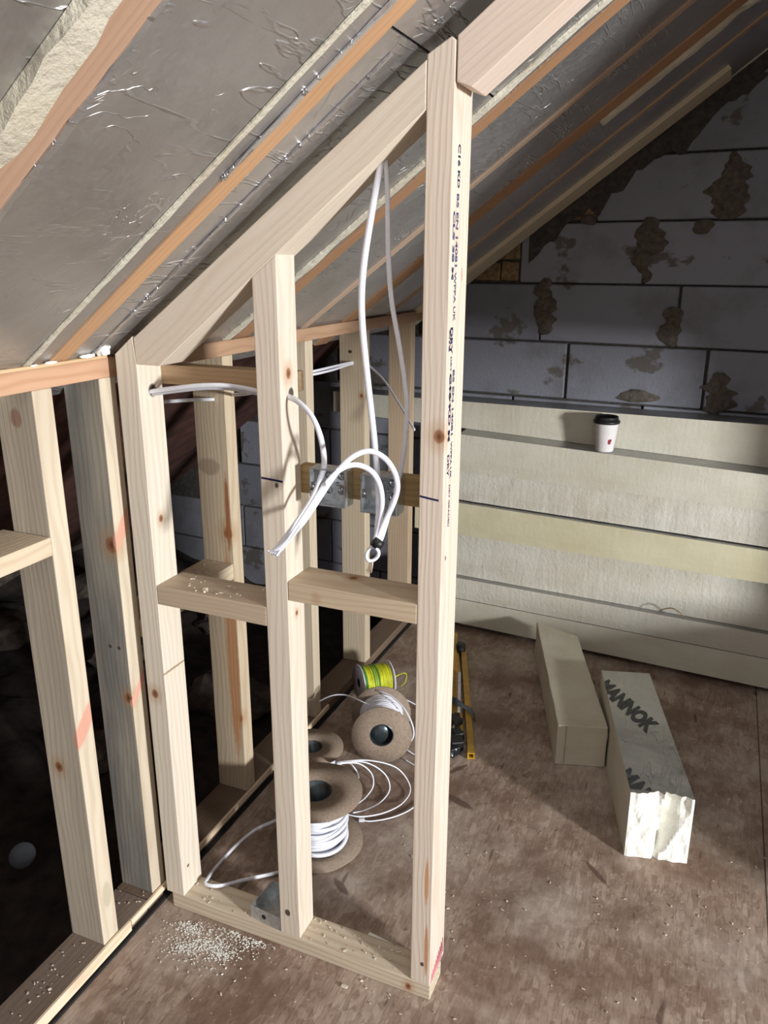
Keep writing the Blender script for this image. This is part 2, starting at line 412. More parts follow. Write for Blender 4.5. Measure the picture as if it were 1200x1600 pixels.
# roof deck over the foil boards, running down past the knee wall to the eaves
bm = bmesh.new()
prism(bm, [(-2.6, roofz(-2.6)+.14), (1.2, roofz(1.2)+.14), (1.2, roofz(1.2)+.2), (-2.6, roofz(-2.6)+.2)], 'y', -3.0, 3.0)
cl = obj('ceiling', bm, m_under, loc=(0, 0, 1.8)); tag(cl, 'dark roof deck above the sloping insulation', 'roof', kind='structure')
bm = bmesh.new()
prism(bm, [(1.1, roofz(1.2)+.2), (1.2, roofz(1.2)+.2), (3.6, 1.4), (3.6, 1.3)], 'y', -3.0, 3.0)
cr_ = obj('ceiling_right', bm, m_under, loc=(2.2, 0, 1.8)); tag(cr_, 'far roof slope on the other side of the ridge', 'roof', kind='structure')
bm = bmesh.new()      # far knee wall with the opening the daylight comes through
for y0_, y1_, z0_, z1_ in ((-3.0, -.76, 0, 1.40), (.04, 3.0, 0, 1.40), (-.76, .04, 0, .82), (-.76, .04, 1.38, 1.40)): box(bm, 3.56, 3.66, y0_, y1_, z0_, z1_)
tag(obj('wall_right_far', bm, m_mdark, loc=(3.61, 0, 0)), 'far side wall beyond the right edge of the view', 'wall', kind='structure')
# outer eaves wall and the low loft bed behind the studs
bm = bmesh.new(); box(bm, -2.75, -2.55, -3, 3, -.4, .25)
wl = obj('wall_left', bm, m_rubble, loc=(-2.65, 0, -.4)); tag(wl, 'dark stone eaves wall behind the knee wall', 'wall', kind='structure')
bm = bmesh.new()
nx, ny = 40, 90; G = [[None]*(ny+1) for _ in range(nx+1)]
for i in range(nx+1):
    for j in range(ny+1):
        x = -2.6+1.6*i/nx; y = -3+5.9*j/ny
        h = -.13+.10*max(0, (-1.45-x))*1.2+.06*noise.noise(Vector((x*4, y*4, 0)))+.03*noise.noise(Vector((x*11, y*11, 3)))
        if x > -1.06: h = min(h, -.06)
        G[i][j] = bm.verts.new((x, y, h))
for i in range(nx):
    for j in range(ny): bm.faces.new([G[i][j], G[i+1][j], G[i+1][j+1], G[i][j+1]])
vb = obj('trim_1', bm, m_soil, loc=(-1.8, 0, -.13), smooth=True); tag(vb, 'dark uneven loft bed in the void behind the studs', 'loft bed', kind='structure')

# unseen boxes added right of view to shade the floor, stack, gable and ceiling
bm = bmesh.new(); box(bm, .80, 1.30, 1.22, 2.35, 0, .42, .004); box(bm, .80, 1.30, 1.90, 2.35, .42, 2.3, .004); box(bm, .80, 1.30, 1.05, 1.90, 1.02, 2.3, .004)
tag(obj('light_blocker_right', bm, m_rubble, loc=(1.05, 1.8, 0)), 'unseen added blocker that casts shade, right of the view', 'wall', kind='structure')
bm = bmesh.new(); box(bm, -2.75, -1.01, -1.62, -1.5, -.4, 1.2)  # unseen end wall added to keep the eaves void dark
tag(obj('void_blocker', bm, m_rubble, loc=(-1.9, -1.56, -.4)), 'unseen added wall keeping light out of the eaves void', 'wall', kind='structure')

# ------------------------------------------------------------------ sloping roof: rafters, foil boards, foam beads
def roof_slab(name, y0, y1, mat, lab, cat, grp=None, x0=-1.02, x1=1.15, drop=0., th=.10, bev=.001, parent=None, rag=0., y1f=None):
    """slab lying on the roof slope; drop = how far its face stands below the foil plane"""
    bm = bmesh.new(); c = RN
    n = max(2, int((x1-x0)/.02)) if rag else 1
    A = []; ya, yb_ = y0, y1
    for k in range(n+1):
        x = x0+(x1-x0)*k/n
        if y1f: y1 = y1f(x); y0 = ya if ya < 2.6 else y1-.014
        r0 = rag*noise.noise(Vector((x*22, y0*13, 2))) + rag*.6*noise.noise(Vector((x*60, y0, 5))) if rag else 0
        r1 = rag*noise.noise(Vector((x*20, y1*11, 8))) + rag*.6*noise.noise(Vector((x*55, y1, 1))) if rag else 0
        dd = drop*(1+.5*noise.noise(Vector((x*25, y0, 11)))) if rag else drop
        P = Vector((x, 0, roofz(x)))
        lo = P - c*dd; hi = P + c*th
        A.append([bm.verts.new((lo.x, y0+r0, lo.z)), bm.verts.new((lo.x, y1+r1, lo.z)), bm.verts.new((hi.x, y1, hi.z)), bm.verts.new((hi.x, y0, hi.z))])
    for k in range(n):
        for q in range(4): bm.faces.new([A[k][q], A[k][(q+1) % 4], A[k+1][(q+1) % 4], A[k+1][q]])
    bm.faces.new(A[0]); bm.faces.new(A[-1][::-1])
    o = obj(name, bm, mat, parent, loc=(x0, (y0+y1)/2, roofz(x0)))
    if lab: tag(o, lab, cat, grp)
    return o
SL = math.atan(.745)
m_torn = mk_foil('torn_foil_edge', (235, 235, 238), .3, 2.2)
def torn(board, y0, y1, x0, x1, rag):
    o = roof_slab('torn_foil_edge', y0, y1, m_torn, None, None, x0=x0, x1=x1, drop=.0035, th=-.0006, rag=rag)
    w = Vector(o['_w'])-Vector(board['_w']); o.parent = board; o.location = w
    tag(o, 'bright torn edge of the foil')
def raf_mat(name, base, late, seed, **k): return wood(name, base, late, rot=(0, SL-math.pi/2, 0), seed=seed, **k)
GB, GR, GF = 'foil-faced boards between the rafters', 'rafters of the sloping roof', 'foam beads along the rafters'
FB = 'foil_insulation_board'
roof_slab(FB, -1.5, .535, m_foil, 'crinkled foil board filling the top left corner, above the thick foam bead', 'insulation board', GB)
bd = roof_slab(FB, .612, .8525, m_foil, 'wide crinkled foil board between the broad top left rafter and the thin foam line', 'insulation board', GB); torn(bd, .610, .619, -.95, .6, .004)
bd = roof_slab(FB, .864, .902, m_foil, 'narrow foil strip between the thin foam line and the orange rafter', 'insulation board', GB); torn(bd, .894, .902, -.6, .6, .004)
bd = roof_slab(FB, .938, 1.372, m_foil, 'foil board passing over the sloping plate of the stud partition, below its end joint', 'insulation board', GB, x1=-.392); torn(bd, .985, .990, -.92, -.41, .005)
roof_slab(FB, .938, 1.372, m_foil, 'foil board above the end joint at the top of the tall stud', 'insulation board', GB, x0=-.389)
roof_slab(FB, 1.393, 1.419, m_foil, 'thin foil strip beside the white foam bead right of the tall stud', 'insulation board', GB)
roof_slab(FB, 1.465, 1.702, m_foil, 'dark foil board just beyond the first orange rafter right of the tall stud', 'insulation board', GB)
roof_slab(FB, 1.724, 1.925, m_foil, 'creased foil board between the pinkish batten and the broad brown rafter', 'insulation board', GB)
roof_slab(FB, 2.0, 2.222, m_foil, 'dark foil board beyond the broad brown rafter', 'insulation board', GB)
roof_slab(FB, 2.242, 2.42, m_foil, 'foil board next to the pale batten near the block gable', 'insulation board', GB)
roof_slab(FB, 2.42, 2.66, m_foil, 'last foil board meeting the block gable wall', 'insulation board', GB, y1f=lambda x: 2.639-.053*x)
RF = 'roof_rafter'
roof_slab(RF, .567, .612, raf_mat('rafter_wood_a', (180, 148, 124), (148, 110, 84), 1), 'broad brown rafter crossing the top left corner', 'rafter', GR, drop=.002, th=.12)
roof_slab(RF, .902, .938, raf_mat('rafter_wood_b', (196, 156, 118), (160, 114, 78), 2), 'orange rafter running down to the wall plate left of the partition', 'rafter', GR, drop=.002, th=.12, x0=-.955)
roof_slab(RF, 1.419, 1.465, raf_mat('rafter_wood_c', (164, 126, 94), (130, 90, 62), 3), 'orange rafter right of the tall stud beside the white foam bead', 'rafter', GR, drop=.002, th=.12)
roof_slab(RF, 1.925, 2.0, raf_mat('rafter_wood_d', (170, 132, 98), (128, 90, 62), 4), 'broad brown rafter with foam bulging along its far edge', 'rafter', GR, drop=.004, th=.12)
BT = 'roof_batten'
roof_slab(BT, 1.702, 1.724, raf_mat('batten_wood_a', (184, 160, 138), (150, 118, 92), 5), 'thin pinkish batten between two dark foil boards', 'batten', 'thin battens under the roof', drop=.004, th=.05)
roof_slab(BT, 2.222, 2.242, raf_mat('batten_wood_b', (178, 150, 118), (140, 104, 74), 6), 'thin brown batten between the broad brown rafter and the pale batten', 'batten', 'thin battens under the roof', drop=.004, th=.05)
roof_slab(BT, 2.46, 2.60, raf_mat('batten_wood_c', (206, 194, 166), (180, 160, 126), 7), 'wide pale board with a cut end beside the block gable', 'batten', drop=.012, th=.03, x1=-.075)
roof_slab('foam_bead', .535, .568, m_bead, 'thick ragged cream foam bead in the top left corner', 'foam bead', GF, drop=.012, th=-.0004, rag=.007)
roof_slab('foam_bead', .853, .864, m_bead, 'thin straight cream foam line left of the orange rafter', 'foam bead', GF, drop=.003, th=-.0004, rag=.002)
roof_slab('foam_bead', 1.372, 1.393, m_bead, 'white foam bead right of the tall stud, beside the orange rafter', 'foam bead', GF, drop=.005, th=-.0004, rag=.004)
roof_slab('foam_bead', 1.996, 2.022, m_bead, 'lumpy foam bulge along the upper part of the broad brown rafter', 'foam bead', GF, drop=.012, th=-.0004, rag=.014, x0=-.32, x1=.2)
roof_slab('foam_bead', 2.626, 2.640, m_bead, 'thin pale foam line where the roof meets the block gable', 'foam bead', GF, drop=.003, th=-.0004, rag=.003, y1f=lambda x: 2.638-.053*x)

# ------------------------------------------------------------------ knee wall
def timber(name, x0, x1, y0, y1, z0, z1, mat, lab, cat, grp=None, bev=.0016):
    bm = bmesh.new(); box(bm, x0, x1, y0, y1, z0, z1, bev)
    return tag(obj(name, bm, mat, loc=((x0+x1)/2, (y0+y1)/2, z0)), lab, cat, grp)
RY = (math.pi/2, 0, 0)       # grain along y
RX = (0, math.pi/2, 0)       # grain along x
XF, XB = -.925, -1.003
m_k = [wood('knee_stud_wood_%s' % 'abcdef'[i], *a) for i, a in enumerate([((204, 192, 170), (168, 150, 124)), ((196, 186, 166), (150, 138, 118)), (PALE, PALEL), (PALE, PALEL), (PALE, PALEL), (PALE, PALEL)])]
m_k[0] = wood('weathered_stud_wood', (212, 200, 178), (174, 148, 118), contrast=.4, stain=((160, 150, 136), .7), seed=3.1, knots=((-.012, -.019, .375, .009),), marks=((.039, 0, .46, .01, .06, .016, (206, 152, 132), -.9), (.041, .002, .10, .01, .012, .03, (186, 176, 152)), (.0, -.02, .99, .012, .01, .016, (150, 120, 100))))
m_k[1] = wood('grey_stained_stud_wood', (206, 194, 172), (164, 144, 120), contrast=.45, stain=((118, 117, 112), .95), seed=5.7, knots=((.028, -.019, .745, .013), (.03, -.019, .445, .009)), marks=((.039, .004, .775, .008, .06, .014, (206, 156, 134), -.9), (.039, .004, .462, .008, .06, .008, (210, 156, 138), -.9), (0, -.02, .545, .004, .01, .004, (70, 62, 56)), (.02, -.02, .545, .004, .01, .004, (70, 62, 56))))
m_k[2] = wood('knotty_stud_wood', (198, 182, 156), (158, 122, 90), contrast=.4, seed=8.3, knots=((.028, -.019, .655, .012), (.03, -.019, .20, .010)), marks=((.022, -.02, .35, .016, .008, .28, (176, 128, 88)), (-.01, -.02, .80, .03, .01, .02, (158, 140, 118)), (.03, -.02, .70, .006, .01, .09, (150, 94, 58))))
m_k[3] = wood('pale_far_stud_wood_a', (202, 188, 164), (170, 142, 110), seed=9.1, dirt=.1)
m_k[4] = wood('pale_far_stud_wood_b', (198, 183, 158), (164, 134, 104), seed=11.4, knots=((.03, -.02, .85, .006),), marks=((-.005, -.02, .973, .007, .01, .005, (50, 40, 34)), (.0, -.02, .62, .014, .01, .04, (150, 128, 104))))
m_k[5] = wood('pale_far_stud_wood_c', (192, 172, 146), (156, 118, 86), seed=13.2, contrast=.5)
GK = 'studs of the low side wall'
labs = ['weathered knee wall stud nearest the left edge, carrying the short noggin', 'grey-stained knee wall stud just left of the partition corner',
        'knotty knee wall stud seen between the first and second partition studs', 'pale knee wall stud seen just right of the middle partition stud',
        'pale wide knee wall stud with two cables through a hole near its top', 'knee wall stud furthest back, next to the insulation stack']
ky = [(.864, .902), (1.003, 1.041), (1.353, 1.390), (1.703, 1.741), (2.047, 2.085), (2.412, 2.450)]
for i, (a, b) in enumerate(ky):
    timber('knee_wall_stud', XB, XF, a, b, .033, 1.066, m_k[i], labs[i], 'stud', GK)
m_plate = wood('orange_plate_wood', (198, 160, 130), (166, 116, 84), rot=RY, contrast=.5, seed=2.2)
m_plate2 = wood('brown_plate_wood', (176, 144, 116), (146, 106, 78), rot=RY, contrast=.5, seed=4.4)
timber('wall_plate', XB, XF, -1.4, 1.046, 1.066, 1.098, m_plate, 'orange top plate on the studs left of the partition', 'wall plate', 'top plates of the low side wall')
timber('wall_plate', XB, XF, 1.05, 2.56, 1.066, 1.096, m_plate2, 'brown top plate on the studs behind the partition', 'wall plate', 'top plates of the low side wall')
m_pack = wood('packer_wood', (206, 178, 140), (170, 130, 92), rot=RY, seed=6.1)
m_sole = wood('dusty_sole_wood', (136, 120, 107), (112, 94, 78), rot=RY, dirt=.3, seed=1.7)
m_sole2 = wood('dusty_sole_wood_far', (126, 108, 92), (104, 84, 66), rot=RY, dirt=.3, seed=3.9)
timber('sole_plate', XB, XF, -1.4, .985, .006, .033, m_sole, 'dusty sole plate under the studs left of the partition', 'sole plate', 'sole plates of the low side wall')
timber('sole_plate', XB, XF, .987, 1.83, .006, .033, m_sole2, 'sole plate under the knee wall behind the cable reels', 'sole plate', 'sole plates of the low side wall')
timber('sole_plate', XB, XF, 1.832, 2.47, .006, .033, m_sole2, 'far sole plate ending at the insulation stack', 'sole plate', 'sole plates of the low side wall')
m_edge = wood('fresh_edge_wood', (232, 214, 186), (204, 150, 112), rot=RY, period=.009, contrast=.5, seed=5.0, dirt=.05)
timber('edging_strip', XF+.0005, XF+.0065, -1.4, .93, .010, .0335, m_edge, 'fresh pale edge strip along the front of the dusty sole plate', 'strip', bev=.001)
timber('edging_strip', XF+.0005, XF+.0065, .932, 1.78, .020, .0335, m_edge, 'pale double-lined strip on the sole plate behind the partition', 'strip', bev=.001)
bm = bmesh.new(); box(bm, XB-.005, XF+.010, -1.4, 2.45, 0.0002, .006)
tag(obj('damp_proof_strip', bm, m_dark, loc=(-.95, .5, 0)), 'black damp proof strip under the sole plate', 'membrane')
m_nog = wood('noggin_wood_pale', (208, 192, 166), (172, 138, 106), rot=RY, contrast=.4, seed=7.7, knots=((.036, .27, .01, .005),))
timber('knee_wall_noggin', XB-.02, XF+.002, .54, .862, .810, .840, m_nog, 'short noggin between knee wall studs at the left edge', 'noggin', 'noggins of the low side wall')
timber('knee_wall_noggin', XB, XF, 1.043, 1.351, .585, .620, m_nog, 'low noggin behind the partition, its pale face beside the knotty stud', 'noggin', 'noggins of the low side wall')

# ------------------------------------------------------------------ stud partition
YF = 1.021
PTX = lambda x: 1.105+.765*(x+.80)       # underside of the sloping plate
mA = wood('first_stud_wood', (220, 211, 194), (192, 160, 132), contrast=.35, seed=1.3, dirt=.05, knots=((.0215, -.002, .79, .006), (-.004, -.03, .455, .008)),
          marks=((.022, .004, 1.012, .006, .011, .012, (44, 36, 30)), (.022, .0, .50, .004, .05, .0025, (150, 128, 100)), (.022, -.01, .06, .004, .004, .004, (90, 76, 60))))
bm = bmesh.new(); prism(bm, [(-.904, .033), (-.862, .033), (-.862, 1.09), (-.866, 1.135), (-.904, 1.105)], 'y', YF, 1.081, .0016)
tag(obj('partition_stud', bm, mA, loc=(-.883, YF+.03, .033)), 'short first partition stud standing against the knee wall', 'stud', 'studs of the timber partition')
mB = wood('middle_stud_wood', (217, 206, 189), (188, 154, 126), contrast=.35, seed=2.9, dirt=.08, knots=((.0215, -.002, 1.055, .0075), (.021, .0, .66, .004)),
          marks=((-.004, -.027, .052, .006, .006, .008, (60, 46, 36)), (.0215, .004, 1.024, .006, .009, .010, (56, 46, 38)), (.022, -.008, .70, .004, .004, .005, (60, 48, 40)), (.022, .006, .70, .004, .004, .005, (60, 48, 40)), (.008, -.03, .885, .004, .006, .005, (80, 66, 52))))
bm = bmesh.new(); prism(bm, [(-.640, .033), (-.598, .033), (-.598, PTX(-.598)), (-.640, PTX(-.640))], 'y', YF, 1.075, .0016)
tag(obj('partition_stud', bm, mB, loc=(-.619, YF+.027, .033)), 'middle partition stud with cables through a hole, marked with a blue line', 'stud', 'studs of the timber partition')
mC = wood('tall_stud_wood', (216, 203, 187), (190, 152, 124), contrast=.42, seed=4.6, dirt=.06, period=.008, knots=((.010, -.0375, .985, .009),),
          marks=((.008, -.038, .22, .004, .006, .05, (190, 140, 100)), (.010, -.038, .075, .004, .006, .06, (186, 136, 100)), (.003, -.038, .043, .0035, .006, .005, (50, 38, 30)), (.0195, -.02, .80, .004, .0035, .004, (140, 80, 70)), (.0195, .015, 1.20, .003, .004, .012, (196, 150, 140))))
bm = bmesh.new(); prism(bm, [(-.376, .033), (-.339, .033), (-.339, 1.503), (-.345, 1.508), (-.376, 1.491)], 'y', YF, 1.096, .0016)
ts = tag(obj('partition_stud', bm, mC, loc=(-.3575, YF+.0375, .033)), 'tall printed end stud of the partition, reaching up to the roof', 'stud', 'studs of the timber partition')
mP = wood('pale_sloping_wood', (216, 204, 186), (194, 164, 138), rot=(0, SL-math.pi/2, 0), contrast=.25, seed=3.3, dirt=.06, marks=((.04, -.03, .012, .006, .01, .006, (60, 48, 38)),))
bm = bmesh.new(); prism(bm, [(-.8625, 1.0905), (-.816, 1.0905), (-.376, PTX(-.376)), (-.376, 1.486), (-.864, 1.132)], 'y', YF, 1.081, .0016)
tag(obj('sloping_plate', bm, mP, loc=(-.62, YF+.03, 1.2)), 'sloping top plate between the first stud and the tall stud', 'plate', 'sloping plates of the partition')
mP2 = wood('pink_sloping_wood', (216, 199, 184), (196, 164, 140), rot=(0, SL-math.pi/2, 0), contrast=.2, seed=6.2, dirt=.05)
bm = bmesh.new(); q = Vector(at(885, 0, 'y', YF)); s_ = (q.z-1.45)/(q.x+.3175); q2 = Vector(at(760, 0, 'y', YF)); s2_ = (q2.z-1.508)/(q2.x+.337)
prism(bm, [(-.3375, 1.508), (-.3375, 1.458), (-.3175, 1.45), (.35, 1.45+s_*.6675), (.35, 1.508+.735*.687)], 'y', YF, 1.081, .0016)
tag(obj('sloping_plate', bm, mP2, loc=(-.1, YF+.03, 1.6)), 'sloping top plate rising to the right of the tall stud', 'plate', 'sloping plates of the partition')
mS = wood('partition_sole_wood', (204, 190, 168), (160, 130, 104), rot=RX, contrast=.5, seed=2.4, dirt=.1, period=.011, knots=((.235, -.03, .014, .006),))
timber('partition_sole_plate', -.891, -.3385, YF, 1.081, .0003, .033, mS, 'sole plate of the partition lying on the floor', 'sole plate')
mN1 = wood('first_noggin_wood', (190, 172, 150), (158, 128, 102), rot=RX, seed=8.8, contrast=.3)
mN2 = wood('second_noggin_wood', (198, 180, 154), (166, 130, 102), rot=RX, seed=9.9, contrast=.4, knots=((-.06, -.03, .012, .005), (-.02, .02, .036, .008)))
timber('partition_noggin', -.862, -.640, YF, 1.095, .672, .707, mN1, 'lower noggin between the first and middle partition studs, dusted with shavings', 'noggin', 'noggins of the partition')
timber('partition_noggin', -.598, -.376, YF, 1.094, .726, .759, mN2, 'higher noggin between the middle stud and the tall stud', 'noggin', 'noggins of the partition')
mRl = wood('short_rail_wood', (192, 164, 130), (156, 116, 82), rot=RX, seed=7.2)
timber('backing_rail', -.905, -.610, 1.0815, 1.115, 1.052, 1.084, mRl, 'short rail fixed behind the first and middle studs below the sloping plate', 'rail')
mTr = wood('treated_batten_wood', (172, 146, 102), (122, 98, 64), rot=RX, seed=5.5, contrast=.6, dirt=.35)
timber('treated_batten', -.600, -.376, 1.0765, 1.096, .893, .940, mTr, 'greenish treated batten carrying the two metal boxes', 'batten')

# pencil and marker lines and the printed grade stamp, thin ink on the timber they mark
def inkstrip(name, parent, pts, w, mat, lab):
    bm = bmesh.new()
    n = Vector((0, -1, 0))
    vs = []
    for p in pts:
        p = Vector(p); vs.append((bm.verts.new(p+Vector((0, 0, w))), bm.verts.new(p-Vector((0, 0, w)))))
    for a, b in zip(vs, vs[1:]): bm.faces.new([a[0], b[0], b[1], a[1]])
    ex = bmesh.ops.extrude_face_region(bm, geom=bm.faces[:])
    bmesh.ops.translate(bm, verts=[v for v in ex['geom'] if isinstance(v, bmesh.types.BMVert)], vec=(0, .0004, 0))
    o = obj(name, bm, mat, parent, loc=tuple(parent['_w'])); tag(o, lab); return o
ms = [o for o in COL.objects if o.name.startswith('partition_stud')]
inkstrip('marker_line', ms[1], [(-.638, YF-.0003, .9275), (-.62, YF-.0003, .9265), (-.6, YF-.0003, .925)], .0016, m_pencil, 'dark blue marker line across the stud')
inkstrip('marker_line', ms[2], [(-.375, YF-.0003, .929), (-.36, YF-.0003, .927), (-.346, YF-.0003, .9255)], .0015, m_pencil, 'dark blue marker line across the stud')
def text_mesh(body, size, shear=0., bold=0.):
    cu = bpy.data.curves.new('lettering', 'FONT'); cu.body = body; cu.size = size; cu.shear = shear; cu.offset = bold; cu.resolution_u = 3
    o = bpy.data.objects.new('lettering', cu); COL.objects.link(o)
    dg = bpy.context.evaluated_depsgraph_get(); me = bpy.data.meshes.new_from_object(o.evaluated_get(dg))
    bpy.data.objects.remove(o); bpy.data.curves.remove(cu); return me
def lettering(name, parent, body, size, origin, right, up, mat, shear=0., bold=0., length=None, clip=None, lab=None, thick=.0003, cap=None):
    me = text_mesh(body, size, shear, bold); bm = bmesh.new(); bm.from_mesh(me); bpy.data.meshes.remove(me)
    xs = [v.co.x for v in bm.verts]; ymax = max(v.co.y for v in bm.verts); k = length/(max(xs)-min(xs)) if length else 1.
    R_, U_ = Vector(right).normalized(), Vector(up).normalized(); N_ = R_.cross(U_); O_ = Vector(origin)
    for v in bm.verts:
        x, y = v.co.x*k, v.co.y; v.co = O_ + R_*x + (Vector(cap)*(y/ymax) if cap else U_*y) + N_*thick
    if clip:
        for co, no in clip:
            bmesh.ops.bisect_plane(bm, geom=bm.verts[:]+bm.edges[:]+bm.faces[:], plane_co=co, plane_no=no, clear_outer=True)
    o = obj(name, bm, mat, parent, loc=tuple(parent['_w']))
    if lab: tag(o, lab)
    return o
XS = -.339
GSL = 'blue-black printed grade stamp'
def st(body, z, y, size, length, mat, bold): lettering('grade_stamp', ts, body, size, (XS, y, z), (0, 0, -1), (0, 1, 0), mat, bold=bold, length=length, lab=GSL)
st('C16 KD', 1.392, 1.042, .013, .052, m_ink, .0005)
st('BS EN 14081', 1.334, 1.041, .013, .09, m_grey_ink, .0004)
st('CLS 38 M', 1.312, 1.0285, .011, .085, m_grey_ink, .0005)
st('WPPA UK', 1.236, 1.040, .012, .064, m_grey_ink, .0003)
st('DRY', 1.166, 1.031, .014, .036, m_ink, .0006); st('C16', 1.163, 1.026, .006, .03, m_ink, .0004)
st('DRY GRADED', 1.127, 1.034, .009, .066, m_grey_ink, .0002)
st('BS EN 14081', 1.108-.0, 1.046, .011, .092, m_grey_ink, .0004)
st('C16 KD M', 1.104, 1.0325, .012, .095, m_ink, .0006)
st('WPPA UK', 1.006, 1.046, .010, .055, m_grey_ink, .0003)
st('DRY', .990, 1.033, .011, .032, m_ink, .0004)
st('DRY GRADED', .944, 1.043, .009, .064, m_grey_ink, .0002)
# pink scribble at the foot of the tall stud
bm = bmesh.new()
for k in range(9):
    y = 1.024+k*.007; z = .034+k*.0035
    tube(bm, [Vector((XS+.0004, y, .036)), Vector((XS+.0004, y+.006, z+.018)), Vector((XS+.0004, y+.008, .038+k*.001))], .0007, seg=5)
obj('marker_scribble', bm, m_pink, ts, loc=tuple(ts['_w']))['label'] = 'pink crayon scribble at the foot of the stud'

# ------------------------------------------------------------------ metal boxes
def back_box(x0, x1, z0, z1, yf, yb, lab, lid_up=False, parent_rot=None):
    e = empty('metal_back_box', ((x0+x1)/2, (yf+yb)/2, z0)); t = .0016
    bm = bmesh.new()
    box(bm, x0, x1, yb-t, yb, z0, z1); box(bm, x0, x0+t, yf, yb-t, z0, z1); box(bm, x1-t, x1, yf, yb-t, z0, z1)
    box(bm, x0+t, x1-t, yf, yb-t, z0, z0+t); box(bm, x0+t, x1-t, yf, yb-t, z1-t, z1)
    obj('box_shell', bm, m_galv, e, loc=tuple(e['_w']))
    for s in (0, 1):
        bm = bmesh.new(); xx = x0+t if s == 0 else x1-t-.008; zc = (z0+z1)/2
        box(bm, xx, xx+.008, yf+.001, yf+.003, zc-.007, zc+.007)
        lathe(bm, [(.0001, -.0005), (.0022, -.0005), (.0022, .001), (.0001, .001)], (xx+.004, yf+.001, zc), (0, -1, 0), 10)
        obj('fixing_lug', bm, m_steel, e, loc=tuple(e['_w']))
    bm = bmesh.new()
    for dx in (-.011, .011):
        for dz in (-.011, .013): lathe(bm, [(.0001, 0), (.006, 0), (.006, .0008), (.0001, .0008)], ((x0+x1)/2+dx, yb-t-.0002, (z0+z1)/2+dz), (0, -1, 0), 16)
    obj('knockout', bm, m_steel, e, loc=tuple(e['_w']))
    bm = bmesh.new(); lathe(bm, [(.0001, 0), (.0035, 0), (.003, .002), (.0001, .003)], ((x0+x1)/2+.004, yb-t, (z0+z1)/2), (0, -1, 0), 12)
    obj('screw', bm, m_steel, e, loc=tuple(e['_w']))
    return tag(e, lab, 'electrical box', 'metal boxes for sockets')
back_box(-.567, -.506, .886, .945, 1.046, 1.076, 'left galvanised box on the treated batten, one cable dropping in')
back_box(-.480, -.420, .884, .944, 1.046, 1.076, 'right galvanised box on the treated batten, cables looping out of it')
# loose box lying on the sole plate
e = empty('metal_back_box', (-.672, 1.055, .0335)); z0 = .0335
def R3(bm):
    bmesh.ops.rotate(bm, cent=(-.672, 1.055, z0), matrix=Matrix.Rotation(-.10, 3, 'Z'), verts=bm.verts[:]); return bm
t_ = .0016; X0, X1, Y0, Y1, H = -.707, -.637, 1.025, 1.094, .030
bm = bmesh.new(); box(bm, X0, X1, Y0, Y1, z0, z0+t_); box(bm, X0, X0+t_, Y0, Y1, z0+t_, z0+H); box(bm, X1-t_, X1, Y0, Y1, z0+t_, z0+H)
box(bm, X0+t_, X1-t_, Y0, Y0+t_, z0+t_, z0+H); box(bm, X0+t_, X1-t_, Y1-t_, Y1, z0+t_, z0+H+.004)
obj('box_shell', R3(bm), m_galv, e, loc=tuple(e['_w']))
bm = bmesh.new(); lathe(bm, [(.0001, 0), (.005, 0), (.005, .0006), (.0001, .0006)], (-.676, Y0, z0+.015), (0, -1, 0), 14); obj('knockout', R3(bm), m_black, e, loc=tuple(e['_w']))
bm = bmesh.new(); box(bm, -.690, -.682, Y1-.008, Y1-.006, z0+.008, z0+.042, .0005); box(bm, -.676, -.670, Y1-.008, Y1-.006, z0+.008, z0+.044, .0005); obj('fixing_lug', R3(bm), m_galv, e, loc=tuple(e['_w']))
tag(e, 'loose galvanised box lying on the sole plate behind the middle stud', 'electrical box', 'metal boxes for sockets')

# ------------------------------------------------------------------ hanging cables
def wire(name, pts, r, rs, lab, grp, mat=m_pvc, side=None, n=8):
    bm = bmesh.new(); path = catmull(pts, n); tube(bm, path, r*.84, rs*.8, 10, side)
    return tag(obj(name, bm, mat, loc=tuple(path[0])), lab, 'cable', grp)
A = lambda px, py, y: at(px, py, 'y', y)
GC = 'white flat cables in the partition'
w1 = wire('electrical_cable', [A(597, 232, 1.052), A(594, 262, 1.052), A(583, 320, 1.05), A(570, 400, 1.045), A(565, 460, 1.042), A(567, 520, 1.04), A(575, 600, 1.04), A(584, 680, 1.046), A(589, 735, 1.055), A(592, 790, 1.052), A(590, 825, 1.03), A(589, 848, 1.015), A(583, 856, 1.008)], .0058, .0034, 'thick flat cable hanging from the sloping plate, the left of the pair', GC, side=(1, .2, 0))
w2 = wire('electrical_cable', [A(601, 232, 1.055), A(605, 290, 1.055), A(606, 340, 1.053), A(607, 400, 1.05), A(612, 470, 1.048), A(624, 540, 1.045), A(633, 600, 1.043), A(636, 640, 1.042), A(633, 690, 1.046), A(626, 735, 1.056), A(617, 770, 1.055), A(607, 805, 1.035), A(597, 838, 1.015), A(590, 852, 1.009)], .0042, .003, 'thinner flat cable hanging from the sloping plate, the right of the pair', GC, side=(1, .2, 0))
bm = bmesh.new(); pc = A(590, 849, 1.009); d_ = (A(583, 858, 1.005)-A(597, 840, 1.012)).normalized()
lathe(bm, [(.0001, -.007), (.0085, -.007), (.009, 0), (.0088, .007), (.0001, .007)], pc, d_, 20)
tag(obj('tape_band', bm, m_black, w2, loc=tuple(pc)), 'black tape band binding the cable ends')
bm = bmesh.new(); cc = A(582, 865, 1.004); u_ = (A(590, 853, 1.004)-cc).normalized(); v_ = u_.cross(Vector((0, -1, 0))).normalized()
tube(bm, [cc+u_*.0125*math.cos(k*math.tau/28)+v_*.0085*math.sin(k*math.tau/28)+Vector((0, -.002*math.cos(k*.45), 0)) for k in range(28)], .0028, .0028, 8, closed=True)
